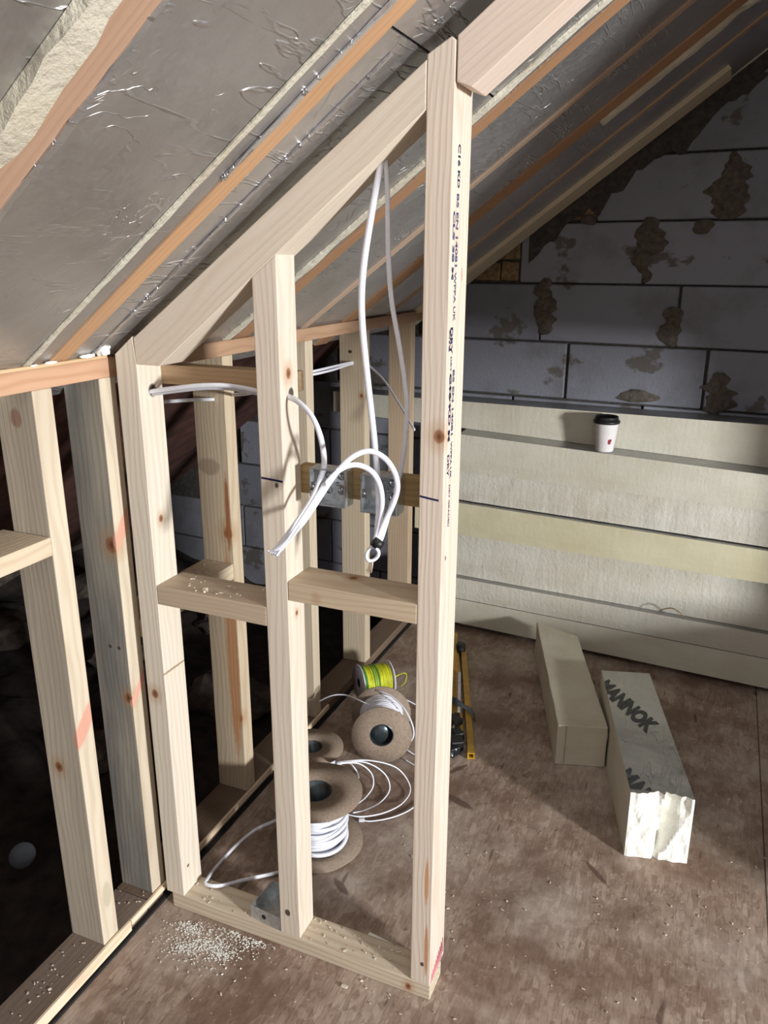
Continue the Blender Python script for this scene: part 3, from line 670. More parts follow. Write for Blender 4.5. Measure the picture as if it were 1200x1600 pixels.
tag(obj('cable_eye', bm, m_pvc, w2, loc=tuple(cc)), 'white cable end bent round into an eye')
bm = bmesh.new()
for k in range(4):
    tube(bm, catmull([A(579+k, 874, 1.003), A(577+k*1.6, 884, 1.001), A(573+k*2.2, 892+k % 2*3, 1.0)], 4), .0012, seg=6)
tag(obj('conductor_ends', bm, m_copper, w2, loc=tuple(cc)), 'frayed conductor ends')
GL = 'cables looping out of the boxes'
wire('electrical_cable', [A(441, 612, 1.05), A(449, 619, 1.044), A(466, 628, 1.03), A(487, 650, 1.02), A(500, 680, 1.024), A(506, 712, 1.045), A(505, 735, 1.056), A(497, 755, 1.056), A(484, 783, 1.02), A(462, 816, .995), A(443, 842, .985), A(427, 862, .98)], .0052, .0034, 'cable curving from the middle stud hole through the left box', GL, side=(.7, 0, .7))
wire('electrical_cable', [A(590, 842, 1.01), A(604, 810, 1.012), A(617, 780, 1.018), A(621, 758, 1.022), A(615, 735, 1.022), A(600, 715, 1.018), A(578, 705, 1.012), A(556, 711, 1.005), A(536, 727, .998), A(516, 752, .992), A(494, 786, .986), A(470, 822, .98), A(447, 850, .976), A(434, 866, .974)], .005, .003, 'high arching cable from the taped eye over the right box to the cut bundle', GL, side=(.6, .2, .8))
w3 = wire('electrical_cable', [A(586, 846, 1.008), A(593, 818, 1.012), A(597, 785, 1.018), A(593, 757, 1.02), A(582, 738, 1.016), A(565, 728, 1.01), A(548, 727, 1.003), A(530, 735, .996), A(508, 757, .988), A(486, 790, .982), A(463, 824, .977), A(441, 850, .972), A(424, 864, .969)], .005, .003, 'lower arching cable from the taped eye to the cut bundle', GL, side=(.6, .2, .8))
bm = bmesh.new()
for k in range(5):
    tube(bm, catmull([A(432+k*2, 858, .972), A(424+k*2.5, 862+k, .967), A(418+k*3.6, 860+k*2.2, .965)], 4), .0026, .0012, 6)
tag(obj('cut_ends', bm, m_pvcg, w3, loc=tuple(A(425, 862, .968))), 'splayed cut ends of the bundle')
GS = 'cables threaded through the studs'
wire('electrical_cable', [A(226, 614, 1.05), A(240, 611, 1.048), A(275, 606, 1.044), A(315, 602, 1.042), A(350, 602, 1.044), A(385, 607, 1.048), A(415, 614, 1.05)], .0042, .003, 'upper cable from the first stud hole to the middle stud', GS, side=(0, 0, 1))
wire('electrical_cable', [A(226, 617, 1.056), A(242, 615, 1.054), A(280, 610, 1.05), A(320, 606, 1.05), A(360, 607, 1.053), A(395, 613, 1.056), A(418, 618, 1.056)], .0042, .003, 'lower cable of the pair from the first stud hole', GS, mat=m_pvcg, side=(0, 0, 1))
wire('electrical_cable', [at(220, 632, 'y', 1.10), at(256, 628, 'y', 1.16), at(300, 625, 'y', 1.27), at(333, 624, 'y', 1.352), at(338, 622, 'y', 1.37)], .0042, .003, 'cable running into the hole of the knotty knee wall stud', GS, side=(0, 0, 1))
wire('electrical_cable', [at(362, 617, 'y', 1.39), at(385, 615, 'y', 1.22), at(405, 611, 'y', 1.09), at(418, 610, 'y', 1.055)], .0042, .003, 'short cable leading from the knotty stud to the middle stud', GS, side=(0, 0, 1))
for k, (a, b) in enumerate((('upper', 0), ('lower', 1))):
    wire('electrical_cable', [at(462, 585+4*k, 'y', 1.742), at(490, 580+5*k, 'y', 1.80), at(520, 573+5*k, 'y', 1.92), at(545, 567+3*k, 'y', 2.03), at(554, 566+2*k, 'y', 2.052)], .004, .0026, '%s of two cables entering the hole in the pale wide far stud' % a, GS, side=(0, 0, 1))
wire('electrical_cable', [at(570, 566, 'y', 2.085), at(583, 577, 'y', 2.07), at(600, 594, 'y', 2.04), at(616, 618, 'y', 2.0), at(631, 643, 'y', 1.96), at(648, 672, 'y', 1.92)], .0042, .003, 'loose cable end poking out between the two furthest knee wall studs', GS, mat=m_pvcg, side=(0, 0, 1))

# ------------------------------------------------------------------ cable reels
def reel(c0, axis, L, r, rh, rw, lab, flange=m_card, wmat=m_pvc, wr=.0032, wind='flat', wob=.02):
    """c0 = centre of first flange, axis towards the second flange, L apart; r flange, rh hub hole, rw wound radius"""
    ax = Vector(axis).normalized(); c0 = Vector(c0); e = empty('cable_reel', c0); lo = tuple(c0)
    th = .003
    for p in (c0, c0+ax*(L-th)):
        bm = bmesh.new(); ring_closed(bm, [(rh, 0), (r, 0), (r, th), (rh, th)], p, ax, 64)
        for v in bm.verts:
            d = v.co-p; rr = (d-ax*d.dot(ax)).length
            if rr > rh*1.5: v.co += ax*wob*.12*noise.noise(d*14+p*3)*1.0 + (d-ax*d.dot(ax))*wob*noise.noise(d*9+p*5)
        obj('flange', bm, flange, e, loc=lo)
    bm = bmesh.new(); ring_closed(bm, [(rh-.002, .0005), (rh, .0005), (rh, L-.0005), (rh-.002, L-.0005)], c0, ax, 40)
    q0 = L*(.45 if abs(ax.z) > .5 else .12)
    lathe(bm, [(.0001, q0), (rh-.002, q0), (rh-.002, q0+.002), (.0001, q0+.002)], c0, ax, 40)
    obj('hub', bm, m_hub, e, loc=lo)
    bm = bmesh.new(); rr = rw; random.seed(int(r*1e4)); z = th+wr
    core = max(rh+.002, rw-.012)
    ring_closed(bm, [(rh+.001, th+.001), (core, th+.001), (core, L-th-.001), (rh+.001, L-th-.001)], c0, ax, 40)
    q = Vector((0, 0, 1)).rotation_difference(ax).to_matrix()
    while z < L-th-wr*.6:
        a0 = random.uniform(-.25, .25)*(L*.5 if wind == 'loose' else .004); ph = random.random()*6.28; rj = rw-random.uniform(0, .010 if wind == 'loose' else .002)
        path = []
        for k in range(48):
            a = k*math.tau/48; zz = min(max(z+a0*math.sin(a+ph), th+wr*.6), L-th-wr*.6)
            path.append(c0 + q @ Vector((rj*math.cos(a), rj*math.sin(a), zz)))
        tube(bm, path, wr, wr*.9, 8, closed=True); z += wr*1.75
    obj('wound_cable', bm, wmat, e, loc=lo, smooth=True)
    return tag(e, lab, 'cable reel', 'cable reels on the floor')
rA = reel((-.712, 1.303, .001), (0, 0, 1), .132, .106, .038, .070, 'large upright cable reel nearest the partition, flat white cable on it', wr=.0048, wind='loose', wob=.03)
rB = reel((-.820, 1.490, .001), (0, 0, 1), .100, .080, .027, .055, 'card cable reel lying flat behind the large upright reel', wob=.03)
axC = Vector((-.05, .115, -.012)).normalized()
rC = reel((-.690, 1.628, .083), axC, .122, .079, .031, .058, 'card cable reel lying on its side, white wire wound on it', wr=.0026, wob=.05)
axD = Vector((.07, .070, -.004)).normalized()
rD = reel((-.873, 1.883, .0595), axD, .098, .055, .014, .046, 'small green and yellow earth wire reel with white plastic flanges', flange=m_reelwhite, wmat=m_yg, wr=.0028, wob=.0)
def loose(parent, pts, r, mat, lab=None, name='loose_cable', rs=None, n=8, side=None):
    bm = bmesh.new(); tube(bm, catmull(pts, n), r, rs, 8, side); o = obj(name, bm, mat, parent, loc=tuple(parent['_w']), smooth=False)
    if lab: tag(o, lab)
    return o
Z = lambda px, py, z: at(px, py, 'z', z)
loose(rA, [Z(450, 1265, .05), Z(432, 1281, .03), Z(400, 1296, .02), Z(370, 1320, .012), Z(340, 1352, .02), Z(324, 1374, .04), Z(323, 1382, .042), Z(345, 1384, .040), Z(385, 1374, .02), Z(435, 1363, .008), Z(470, 1352, .02), Z(485, 1335, .05)], .0045, m_pvc, 'flat white cable looping from the reel to the sole plate', rs=.003, side=(0, 0, 1))
# fan of thin wires lying between the reels
GW = 'thin wires fanned on the floor'
fan = [[(527, 1194), (545, 1192), (556, 1203), (561, 1215)], [(528, 1193), (560, 1193), (580, 1208), (583, 1228), (572, 1245), (560, 1255)],
       [(530, 1192), (570, 1191), (600, 1208), (609, 1232), (595, 1253), (570, 1266), (552, 1270)],
       [(526, 1191), (575, 1188), (620, 1200), (641, 1230), (630, 1254), (600, 1270), (565, 1276), (540, 1272)],
       [(655, 1255), (636, 1268), (610, 1278), (580, 1283), (562, 1281)]]
fl = ['shortest thin wire of the fan beside the large reel', 'second thin wire loop of the fan', 'third thin wire loop of the fan', 'widest thin wire loop of the fan', 'thin wire ending in a white plug near the large reel']
for i, f in enumerate(fan):
    n_ = len(f); hh = [.10*(1-min(1, k/(n_-1)*1.6)) + .006 for k in range(n_)]
    if i == 4: hh = [.004, .004, .004, .004, .006]
    elif i: hh = [.11, .09, .05, .012, .006, .03, .05, .05][:n_]
    wire('thin_wire', [Z(px, py, h) for (px, py), h in zip(f, hh)], .0021, .0021, fl[i], GW, mat=m_pvc)
bm = bmesh.new(); tube(bm, [Z(525, 1193, .11), Z(534, 1193, .105)], .004, .0035, 8); 
tag(obj('wire_tip_bundle', bm, m_pvcg, loc=tuple(Z(528, 1193, .11))), 'gathered tips of the thin wires touching the large reel', 'wire')
bm = bmesh.new(); box(bm, -.004, .010, -.005, .005, 0, .008, .002); bmesh.ops.rotate(bm, cent=(0, 0, 0), matrix=Matrix.Rotation(.4, 3, 'Z'), verts=bm.verts[:])
p = Z(563, 1283, .0005); bmesh.ops.translate(bm, verts=bm.verts[:], vec=p)
tag(obj('wire_plug', bm, m_reelwhite, loc=tuple(p)), 'small white plug on the floor right of the large reel', 'plug')
loose(rC, [Z(601, 1122, .122), Z(590, 1110, .142), Z(565, 1096, .15), Z(540, 1086, .14), Z(518, 1087, .13), Z(498, 1096, .10)], .0019, m_pvc, 'thin wire end springing out to the left')
loose(rC, [Z(577, 1079, .12), Z(592, 1080, .145), Z(612, 1088, .145), Z(632, 1108, .13), Z(644, 1132, .10), Z(646, 1150, .07), Z(638, 1163, .045)], .0022, m_pvc, 'loose turn of wire on the right')
loose(rC, [Z(590, 1080, .14), Z(615, 1085, .12), Z(640, 1096, .09), Z(662, 1108, .05), Z(680, 1116, .01)], .0019, m_pvcg)
loose(rC, [Z(636, 1172, .01), Z(650, 1181, .004), Z(668, 1192, .003)], .0019, m_pvc)
loose(rC, [Z(633, 1187, .005), Z(648, 1196, .003), Z(666, 1206, .003)], .0019, m_pvc)
loose(rD, [Z(594, 1076, .05), Z(606, 1065, .06), Z(620, 1056, .07), Z(630, 1052, .06), Z(635, 1054, .05), Z(633, 1066, .02), Z(626, 1072, .005)], .0018, m_yg)
bm = bmesh.new(); random.seed(3)
q = Vector((0, 0, 1)).rotation_difference(axD).to_matrix()
for z in (.012, .016, .040, .046, .053):
    tube(bm, [Vector(rD['_w']) + q @ Vector((.0472*math.cos(k*math.tau/40), .0472*math.sin(k*math.tau/40), z+.004*math.sin(k*math.tau/40))) for k in range(40)], .0021, .0021, 6, closed=True)
tag(obj('green_turns', bm, m_green, rD, loc=tuple(rD['_w'])), 'green turns of wire')

# ------------------------------------------------------------------ folded tripod on the floor
e = empty('folded_tripod', (-.58, 2.03, 0)); lo = tuple(e['_w'])
def sqtube(bm, a, b, w, wall=.0025, mi=0):
    a, b = Vector(a), Vector(b); t = (b-a).normalized(); s = t.cross(Vector((0, 0, 1))).normalized(); u = s.cross(t)
    rings = []
    for p in (a, b):
        o_ = [p + s*x*w + u*y*w for x, y in ((-.5, -.5), (.5, -.5), (.5, .5), (-.5, .5))]
        k = 1-2*wall/w; i_ = [p + s*x*w*k + u*y*w*k for x, y in ((-.5, -.5), (.5, -.5), (.5, .5), (-.5, .5))]
        rings.append(([bm.verts.new(v) for v in o_], [bm.verts.new(v) for v in i_]))
    for k in range(4):
        j = (k+1) % 4
        bm.faces.new([rings[0][0][k], rings[0][0][j], rings[1][0][j], rings[1][0][k]])
        bm.faces.new([rings[0][1][k], rings[1][1][k], rings[1][1][j], rings[0][1][j]])
        bm.faces.new([rings[0][0][k], rings[0][1][k], rings[0][1][j], rings[0][0][j]])
        bm.faces.new([rings[1][0][k], rings[1][0][j], rings[1][1][j], rings[1][1][k]])
    return bm
def V(px, py, z): return Z(px, py, z)
legs = [(V(736, 1180, .012), V(724, 1014, .014)), (V(704, 1178, .012), V(711, 992, .016)), (V(719, 1150, .009), V(713, 1020, .009)), (V(714, 1120, .026), V(716, 1048, .030))]
for i, (a, b) in enumerate(legs):
    bm = bmesh.new(); sqtube(bm, a, b, .017 if i != 3 else .013)
    lg = obj('leg', bm, m_yellow, e, loc=lo)
    bm = bmesh.new(); d = (b-a).normalized(); sqtube(bm, a-d*.004, a+d*.010, .0195 if i != 3 else .015, .004); obj('end_cap', bm, m_black if i else m_yellow, lg, loc=lo)
bm = bmesh.new(); a, b = V(717, 1112, .036), V(718, 1052, .036); sqtube(bm, a, b, .008, .003); tag(obj('scale_label', bm, m_label, e, loc=lo), 'pale printed scale strip')
bm = bmesh.new(); a = V(720, 1012, .022); lathe(bm, [(.0001, -.03), (.012, -.03), (.016, -.012), (.016, .012), (.010, .03), (.0001, .03)], a, (-.35, .93, 0), 16); obj('head', bm, m_black, e, loc=lo)
bm = bmesh.new(); tube(bm, catmull([V(703, 1092, .03), V(712, 1096, .042), V(722, 1102, .042), V(733, 1108, .034), V(741, 1118, .022), V(742, 1124, .006)], 6), .010, .0014, 8, side=(-.35, .93, .1)); tag(obj('strap', bm, m_strap, e, loc=lo), 'grey webbing strap round the legs')
for px, py, z, s in ((709, 1128, .022, .017), (714, 1147, .024, .015), (712, 1160, .020, .018), (706, 1170, .016, .016)):
    bm = bmesh.new(); p = V(px, py, z); box(bm, p.x-s, p.x+s, p.y-s*1.2, p.y+s*1.2, p.z-s*.8, p.z+s*.8, .004)
    bmesh.ops.rotate(bm, cent=p, matrix=Matrix.Rotation(.35+px*.1 % 1, 3, 'Z'), verts=bm.verts[:])
    cl_ = obj('clamp', bm, m_black, e, loc=lo)
    bm = bmesh.new(); lathe(bm, [(.0001, 0), (.004, 0), (.004, .02), (.0001, .02)], p+Vector((.006, -s*1.1, s*.3)), (.3, -1, -.1), 10); obj('clamp_pin', bm, m_steel, cl_, loc=lo)
tag(e, 'folded yellow tripod with black clamps lying right of the tall stud', 'tripod')

# ------------------------------------------------------------------ stack of insulation boards at the gable
def ins_board(name, xl, xr, zl, zr, zbl, zbr, rec, lab, mat, grp, back=None, tilt=0., foil=True, rag=0.):
    """board lying on the stack; front edge follows the stack face, rec = set back; heights given at left and right"""
    bm = bmesh.new(); n = 46; rows_ = []
    for k in range(n+1):
        x = xl+(xr-xl)*k/n; f = (x+.76)/.95
        zb = zbl+(zbr-zbl)*f; zt = zl+(zr-zl)*f
        yf = 2.420-.0632*x+rec; yb = (2.628-.053*x) if back is None else yf+back
        j = rag*noise.noise(Vector((x*14, zt*9, 1))); j2 = rag*noise.noise(Vector((x*14, zb*9, 4)))
        m_ = .25*rag*noise.noise(Vector((x*30, zb*5, 2)))
        rows_.append([bm.verts.new(p) for p in ((x, yf+abs(j2)*.6, zb+.0006), (x, yf+m_-.001, zb*.7+zt*.3), (x, yf+tilt*.5+m_, zb*.3+zt*.7), (x, yf+tilt+abs(j)*.6, zt-.0006), (x, yb, zt-.0006), (x, yb, zb+.0006))])
    for a, b in zip(rows_, rows_[1:]):
        for q in range(6): bm.faces.new([a[q], a[(q+1) % 6], b[(q+1) % 6], b[q]])
    bm.faces.new(rows_[0]); bm.faces.new(rows_[-1][::-1])
    xm = (xl+xr)/2
    o = obj(name, bm, mat, loc=(xm, 2.54-.06*xm, min(zbl, zbr)))
    if foil:
        bm = bmesh.new(); T = []
        for k in range(n+1):
            x = xl+(xr-xl)*k/n; f = (x+.76)/.95; zt = zl+(zr-zl)*f-.0006
            yf = 2.420-.0632*x+rec+tilt+.0015; yb = (2.628-.053*x) if back is None else yf+back
            T.append([bm.verts.new((x, yf, zt)), bm.verts.new((x, yb-.001, zt)), bm.verts.new((x, yb-.001, zt+.0005)), bm.verts.new((x, yf, zt+.0005))])
        for a, b in zip(T, T[1:]):
            for q in range(4): bm.faces.new([a[q], a[(q+1) % 4], b[(q+1) % 4], b[q]])
        bm.faces.new(T[0]); bm.faces.new(T[-1][::-1])
        tag(obj('foil_facing', bm, m_foil_top, o, loc=tuple(o['_w'])), 'grey foil facing on top')
    return tag(o, lab, 'insulation board', grp)
GI = 'insulation boards stacked at the gable'
XR = 1.15
ins_board('insulation_board', -.918, XR, .113, .116, .020, .020, .000, 'bottom board of the stack at the gable', m_foam, GI)
ins_board('insulation_board', -.905, XR, .191, .194, .113, .116, .004, 'thin board second from the bottom of the stack', m_foam_r, GI, rag=.004)
ins_board('insulation_board', -.80, XR, .357, .359, .191, .194, .030, 'thick rough board in the lower middle of the stack, overhung by the yellow one', m_foam_r, GI, rag=.004, tilt=.006)
ins_board('insulation_board', -.922, XR, .471, .459, .357, .359, -.012, 'yellowish smooth board in the middle of the stack', m_foam_y, GI)
ins_board('insulation_board', -.80, XR, .577, .571, .474, .462, .010, 'rough-edged board above the yellowish one, a dark gap beneath it', m_foam_r, GI, rag=.010, tilt=.004)
ins_board('insulation_board', -.775, XR, .703, .676, .577, .571, .003, 'top board of the front stack, carrying the paper cup', m_foam, GI, tilt=.004)
ins_board('insulation_board', -1.30, XR, .797, .803, .703, .676, .098, 'uppermost board set back against the block wall', m_foam, GI)
m_bear = wood('bearer_wood', (150, 130, 108), (116, 92, 70), rot=RY, seed=4.9)
for x_, l_ in ((-.72, 'left bearer under the insulation stack'), (-.1, 'middle bearer under the insulation stack'), (.62, 'right bearer under the insulation stack')):
    timber('bearer', x_-.03, x_+.03, 2.50, 2.60, .0003, .0202, m_bear, l_, 'bearer', 'bearers under the insulation stack')
# twig of wire on the stack
wire('twig', [A(1030, 955, 2.412), A(1040, 951, 2.408), A(1052, 951, 2.405), A(1063, 958, 2.405), A(1069, 966, 2.41)], .0022, .0018, 'short brown twig lying on the edge of the stack', None, mat=m_brick)['category'] = 'twig'

# ------------------------------------------------------------------ paper cup
cx = -.302; cy_ = 2.420-.0632*cx+.040; cz = .691
pz = .6905+.0002
cup_z = .703+(.676-.703)*((cx+.76)/.95)+.0006
bm = bmesh.new(); lathe(bm, [(.0001, .002), (.024, .002), (.0245, 0), (.0265, 0), (.0275, .004), (.0365, .092), (.037, .094), (.034, .094), (.025, .006), (.0001, .006)], (cx, cy_, cup_z), seg=48)
cup = obj('paper_cup', bm, m_paper, loc=(cx, cy_, cup_z)); tag(cup, 'white paper coffee cup with black lid on the insulation stack', 'cup')
bm = bmesh.new(); lathe(bm, [(.0001, .101), (.030, .101), (.0315, .108), (.0335, .109), (.0345, .106), (.036, .098), (.040, .096), (.0408, .092), (.0395, .088), (.037, .089), (.0001, .095)], (cx, cy_, cup_z), seg=48)
obj('lid', bm, m_black, cup, loc=(cx, cy_, cup_z))
bm = bmesh.new()
def cuppt(az, h, off=.0004): r = .0275+.0090*(h-.004)/.088+off; return Vector((cx+r*math.sin(az), cy_-r*math.cos(az), cup_z+h))
for a0, a1, h0, h1 in ((.42, .72, .026, .034), (.50, .78, .034, .042), (.40, .50, .030, .040)):
    vs = [[bm.verts.new(cuppt(a0+(a1-a0)*i/4, h)) for i in range(5)] for h in (h0, h1)]
    for i in range(4): bm.faces.new([vs[0][i], vs[0][i+1], vs[1][i+1], vs[1][i]])
tag(obj('logo_mark', bm, m_red, cup, loc=(cx, cy_, cup_z)), 'small dark red mark near the base')

# ------------------------------------------------------------------ two offcut blocks on the floor
P1 = [(-.272, 1.801), (-.151, 1.838), (-.314, 2.33), (-.455, 2.38)]
bm = bmesh.new(); prism(bm, P1, 'z', .0005, .118, .002)
bmesh.ops.subdivide_edges(bm, edges=[e_ for e_ in bm.edges if e_.calc_length() > .1], cuts=14, use_grid_fill=True)
for v in bm.verts: v.co += Vector((noise.noise(v.co*40), noise.noise(v.co*40+Vector((5, 0, 0))), .6*noise.noise(v.co*40+Vector((0, 9, 0))) if v.co.z > .02 else 0))*.0012
b1 = obj('foam_offcut', bm, mk_foam('offcut_foam', (200, 195, 178), .35, .3), loc=(-.29, 2.08, 0)); tag(b1, 'plain cream foam offcut on the floor, its far end against the stack', 'foam block', 'foam offcuts on the floor')
bm = bmesh.new(); d1 = (Vector((P1[1][0]-P1[0][0], P1[1][1]-P1[0][1], 0))).normalized()
p0 = Vector((*P1[0], 0))-Vector((0, .0026, 0))+d1*.022
tube(bm, [p0+Vector((0, 0, .003)), p0+Vector((.0006, 0, .116))], .0006, seg=5)
tag(obj('scored_line', bm, m_brick, b1, loc=tuple(b1['_w'])), 'scored line on the cut end')
# foil-topped block with a broken front end
H2 = .160
P2 = [(-.065, 1.528), (.064, 1.556), (-.078, 2.09), (-.203, 2.055)]
bm = bmesh.new()
a, b, c_, d = [Vector((*p, 0)) for p in P2]
nu, nv = 26, 30
fr = [[None]*(nv+1) for _ in range(nu+1)]
fwd = Vector((b.y-a.y, -(b.x-a.x), 0)).normalized()      # out of the broken end
for i in range(nu+1):
    for j in range(nv+1):
        u, v = i/nu, j/nv
        p = a.lerp(b, u)+Vector((0, 0, .0008+(H2-.0008)*v))
        top = v**6
        # crater: the right part was torn out along a sloping ridge
        ridge = .50+.10*(v-.5)+.04*noise.noise(Vector((0, v*6, 2)))
        dx = u-ridge; hol = 0
        if dx > 0:
            wdt = .10+.34*min(1, max(0, (v-.10)/.7))
            hol = max(0, 1-dx/wdt)*(.040 if v > .12 else .012)*min(1, (1-v)*6+.4)
        rough = .005*noise.noise(Vector((u*7, v*5, 3)))+.0016*noise.noise(Vector((u*26, v*14, 7)))
        notch = top*(.003+.014*math.exp(-((u-.42)/.12)**2)+.007*noise.noise(Vector((u*12, 3, 1))))
        edge = min(u, 1-u)*nu
        k = 1 if edge >= 1 else .35
        fr[i][j] = p - fwd*(hol+notch+.004*v)+fwd*rough*k
FV = [[bm.verts.new(p) for p in col] for col in fr]
for i in range(nu):
    for j in range(nv): f = bm.faces.new([FV[i][j], FV[i+1][j], FV[i+1][j+1], FV[i][j+1]]); f.smooth = False
bc = [bm.verts.new(d.lerp(c_, i/nu)+Vector((0, 0, H2))) for i in range(nu+1)]; bb = [bm.verts.new(d.lerp(c_, i/nu)+Vector((0, 0, .0008))) for i in range(nu+1)]
for i in range(nu):
    f = bm.faces.new([FV[i][nv], FV[i+1][nv], bc[i+1], bc[i]]); f.material_index = 1
    bm.faces.new([FV[i+1][0], FV[i][0], bb[i], bb[i+1]]).material_index = 1; bm.faces.new([bc[i], bc[i+1], bb[i+1], bb[i]]).material_index = 1
bm.faces.new([FV[0][j] for j in range(nv+1)]+[bc[0], bb[0]]).material_index = 1
bm.faces.new([FV[nu][j] for j in range(nv, -1, -1)]+[bb[nu], bc[nu]]).material_index = 1
tops = [fr[i][nv].copy() for i in range(nu+1)]
b2 = obj('foam_offcut', bm, [m_foam_w, m_foam], loc=(-.07, 1.8, 0)); tag(b2, 'foil-topped foam offcut with printed lettering and a white broken end', 'foam block', 'foam offcuts on the floor')
bm = bmesh.new()
tv = [bm.verts.new(p+Vector((0, 0, .0008))-fwd*.004*abs(noise.noise(Vector((i*.7, 1, 0))))) for i, p in enumerate(tops)]; bv = [bm.verts.new(d.lerp(c_, i/nu)+Vector((0, 0, H2+.0008))) for i in range(nu+1)]
for i in range(nu): bm.faces.new([tv[i], tv[i+1], bv[i+1], bv[i]])
ft = obj('foil_facing', bm, m_foil_top, b2, loc=tuple(b2['_w'])); tag(ft, 'grey foil facing on top')
zT = H2+.0012
left_n = Vector((d.y-a.y, -(d.x-a.x), 0)).normalized(); left_n = left_n if left_n.dot(b-a) < 0 else -left_n
right_n = Vector((c_.y-b.y, -(c_.x-b.x), 0)).normalized(); right_n = right_n if right_n.dot(a-b) < 0 else -right_n
clips = [((a.x, a.y, zT), left_n), ((b.x, b.y, zT), right_n), (tuple(a-fwd*.020), fwd)]
B0, B1 = Z(947, 1085, zT), Z(1012, 1145, zT)            # baseline from the A to the end of the K
rd = (B1-B0).normalized(); capv = Z(1019, 1121, zT)-Z(999, 1133, zT); up_ = Vector((0, 0, 1)).cross(rd)
full = (B1-B0).length*1.26; mw = full-(B1-B0).length
lettering('printed_name', b2, 'MANNOK', .05, B0-rd*mw, rd, up_, m_foilink, bold=.0028, length=full, clip=clips, cap=capv, lab='dark grey printed name running diagonally across the foil', thick=.0004)
S1 = Z(981, 1234, zT)
lettering('printed_name', b2, 'MANNOK', .05, S1-rd*mw, rd, up_, m_foilink, bold=.0028, length=full, clip=clips, cap=capv, lab='start of a second printed name cut off by the broken end', thick=.0004)

# ------------------------------------------------------------------ small things on plates and floor
def foam_lump(p, s, lab, seed):
    bm = bmesh.new(); bmesh.ops.create_icosphere(bm, subdivisions=3, radius=1)
    for v in bm.verts:
        k = 1+.45*noise.noise(v.co*2.2+Vector((seed, 0, 0)))+.2*noise.noise(v.co*6+Vector((0, seed, 0)))
        v.co = Vector((v.co.x*s[0], v.co.y*s[1], v.co.z*s[2]))*k + Vector(p)
    return tag(obj('expanding_foam_lump', bm, m_foam_w, loc=p, smooth=True), lab, 'foam lump', 'foam lumps at the eaves')
pl = lambda px, py: at(px, py, 'x', -.92)
foam_lump((-.914, 1.006, 1.116), (.009, .016, .013), 'white foam lump beside the top of the first partition stud', 1)
foam_lump((-.917, .975, 1.106), (.005, .016, .0028), 'flat white foam lump left of the one at the first stud', 2)
foam_lump((-.918, .90, 1.104), (.004, .012, .0024), 'small white foam lump under the end of the orange rafter', 3)
foam_lump((-.919, .868, 1.103), (.003, .007, .002), 'small white foam lump under the thin foam line', 4)
timber('packing_strip', -.985, -.917, .62, 1.019, 1.0985, 1.1035, m_pack, 'thin ragged packing strip on the orange top plate', 'packing strip', bev=.001)
def chips(name, n, gen, size, lab, seed, mat=m_chip):
    random.seed(seed); bm = bmesh.new()
    for _ in range(n):
        p = gen(); s = size*random.uniform(.4, 1.3)
        m_ = Matrix.Translation(p) @ Matrix.Rotation(random.random()*6.28, 4, 'Z') @ Matrix.Rotation(random.uniform(-.5, .5), 4, 'X')
        b_ = bmesh.ops.create_cube(bm, size=1, matrix=m_ @ Matrix.Diagonal((s*random.uniform(.6, 2), s*random.uniform(.4, 1), s*.45, 1)))
    return tag(obj(name, bm, mat, loc=(0, 0, 0)), lab, 'debris', kind='stuff')
def g_near():
    while True:
        c0 = random.choice(((300, 1450), (330, 1475), (372, 1455), (345, 1490), (290, 1480), (400, 1470))); sg = random.choice((10, 14, 30)); p = Z(random.gauss(c0[0], sg), random.gauss(c0[1], sg*.5), .0015)
        if p.y < 1.012 and p.x > -.90 and p.x < -.4: return p
chips('sawdust_crumbs', 1300, g_near, .0019, 'white sawdust and foam crumbs on the floor in front of the partition', 5, m_foam_w)
def g_floor(z, x0, x1, y0, y1):
    while True:
        p = Vector((random.uniform(x0, x1), random.uniform(y0, y1), z))
        if 1.01 < p.y < 1.11 or (p.x < -.55 and p.y > 1.15) or (p.y > 1.48 and -.48 < p.x < .10): continue
        return p
chips('floor_crumbs', 300, lambda: g_floor(.0012, -.85, .5, .45, 1.9), .0026, 'pale crumbs scattered over the board floor', 6)
chips('floor_splinters', 60, lambda: g_floor(.0014, -.7, .45, .5, 1.7), .0042, 'wood splinters scattered over the board floor', 16)
chips('noggin_shavings', 26, lambda: Vector((random.uniform(-.83, -.66), random.uniform(1.03, 1.09), .7082)), .0035, 'wood shavings on the lower partition noggin', 7)
chips('sole_shavings', 80, lambda: Vector((random.uniform(-.86, -.40), random.uniform(1.026, 1.078), .0342)), .0032, 'drill shavings on the partition sole plate', 8)
chips('plate_crumbs', 60, lambda: Vector((random.uniform(-.99, -.935), random.uniform(.6, 1.0), .0342)), .0028, 'crumbs on the dusty sole plate', 9)
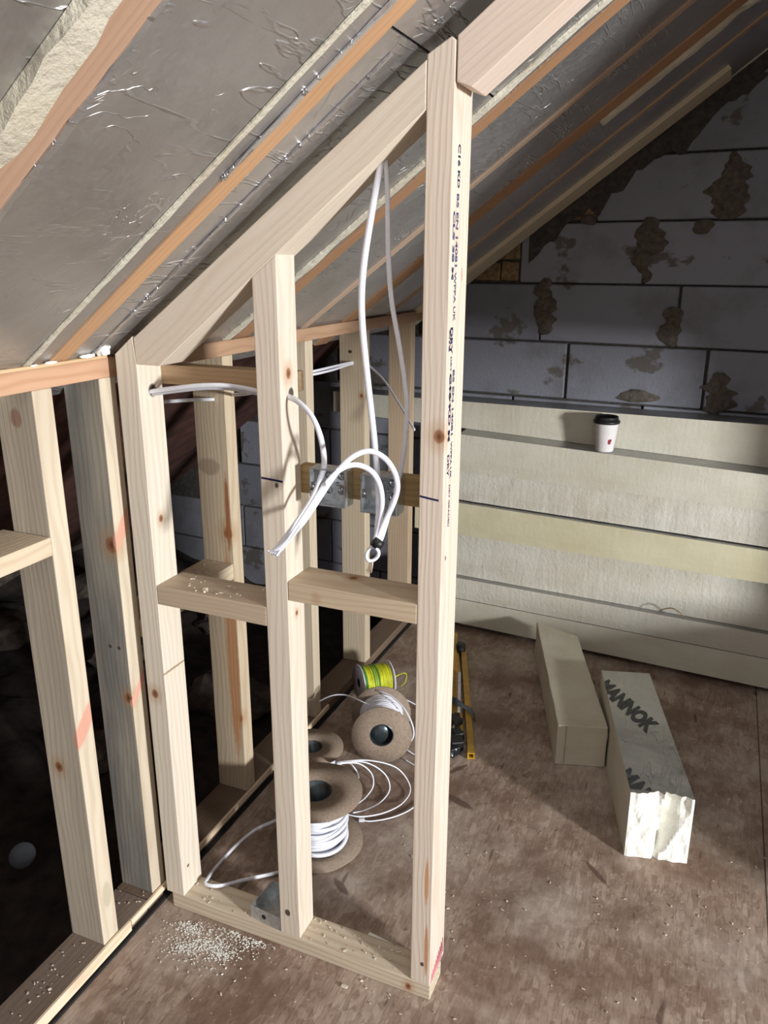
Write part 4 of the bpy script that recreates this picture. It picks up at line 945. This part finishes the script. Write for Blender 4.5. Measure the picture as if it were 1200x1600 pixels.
chips('knee_noggin_shavings', 24, lambda: Vector((random.uniform(-.99, -.94), random.uniform(1.22, 1.345), .6212)), .0035, 'shavings on the low noggin behind the partition', 10)
bm = bmesh.new(); p = Vector((-.462, 1.1005, .0012)); box(bm, p.x-.034, p.x+.034, p.y-.006, p.y+.006, p.z, p.z+.006, .0015); bmesh.ops.rotate(bm, cent=p, matrix=Matrix.Rotation(-.14, 3, 'Z'), verts=bm.verts[:])
tag(obj('foam_sliver', bm, m_foam_w, loc=tuple(p)), 'white foam sliver lying behind the partition sole plate', 'sliver')
bm = bmesh.new(); p = Z(538, 1542, .0012); box(bm, p.x-.006, p.x+.006, p.y-.003, p.y+.003, p.z, p.z+.003, .0006)
tag(obj('wood_chip', bm, m_chip, loc=tuple(p)), 'pale wood chip on the floor in front of the partition', 'wood chip')
# stones and a washer disc in the dark void
random.seed(21); placed = []
for k in range(60):
    x = random.uniform(-2.4, -1.35); y = random.uniform(.5, 2.4); r = random.uniform(.06, .15)
    if any((x-a)**2+(y-b)**2 < (1.75*(r+c))**2 for a, b, c in placed): continue
    placed.append((x, y, r))
    bm = bmesh.new(); bmesh.ops.create_icosphere(bm, subdivisions=3, radius=1)
    sx, sy, sz = r*random.uniform(.8, 1.5), r*random.uniform(.8, 1.4), r*random.uniform(.35, .6)
    base = -.13+.12*max(0, -1.45-x)
    for v in bm.verts:
        q = 1+.32*noise.noise(v.co*1.6+Vector((k*3, 0, 0))); q = round(q*6)/6*.5+q*.5
        v.co = Vector((v.co.x*sx, v.co.y*sy, max(v.co.z, -.5)*sz))*q
    bmesh.ops.translate(bm, verts=bm.verts[:], vec=(x, y, base+sz*.4))
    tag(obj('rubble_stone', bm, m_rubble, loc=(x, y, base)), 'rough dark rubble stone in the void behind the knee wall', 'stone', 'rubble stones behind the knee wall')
bm = bmesh.new(); p = at(35, 1337, 'z', -.05); lathe(bm, [(.0001, 0), (.028, 0), (.030, .003), (.027, .006), (.004, .0045), (.0001, .0045)], p, (.35, -.5, .8), 32)
tag(obj('washer_disc', bm, m_disc, loc=tuple(p)), 'round grey plastic disc in the dark void at the left edge', 'disc')
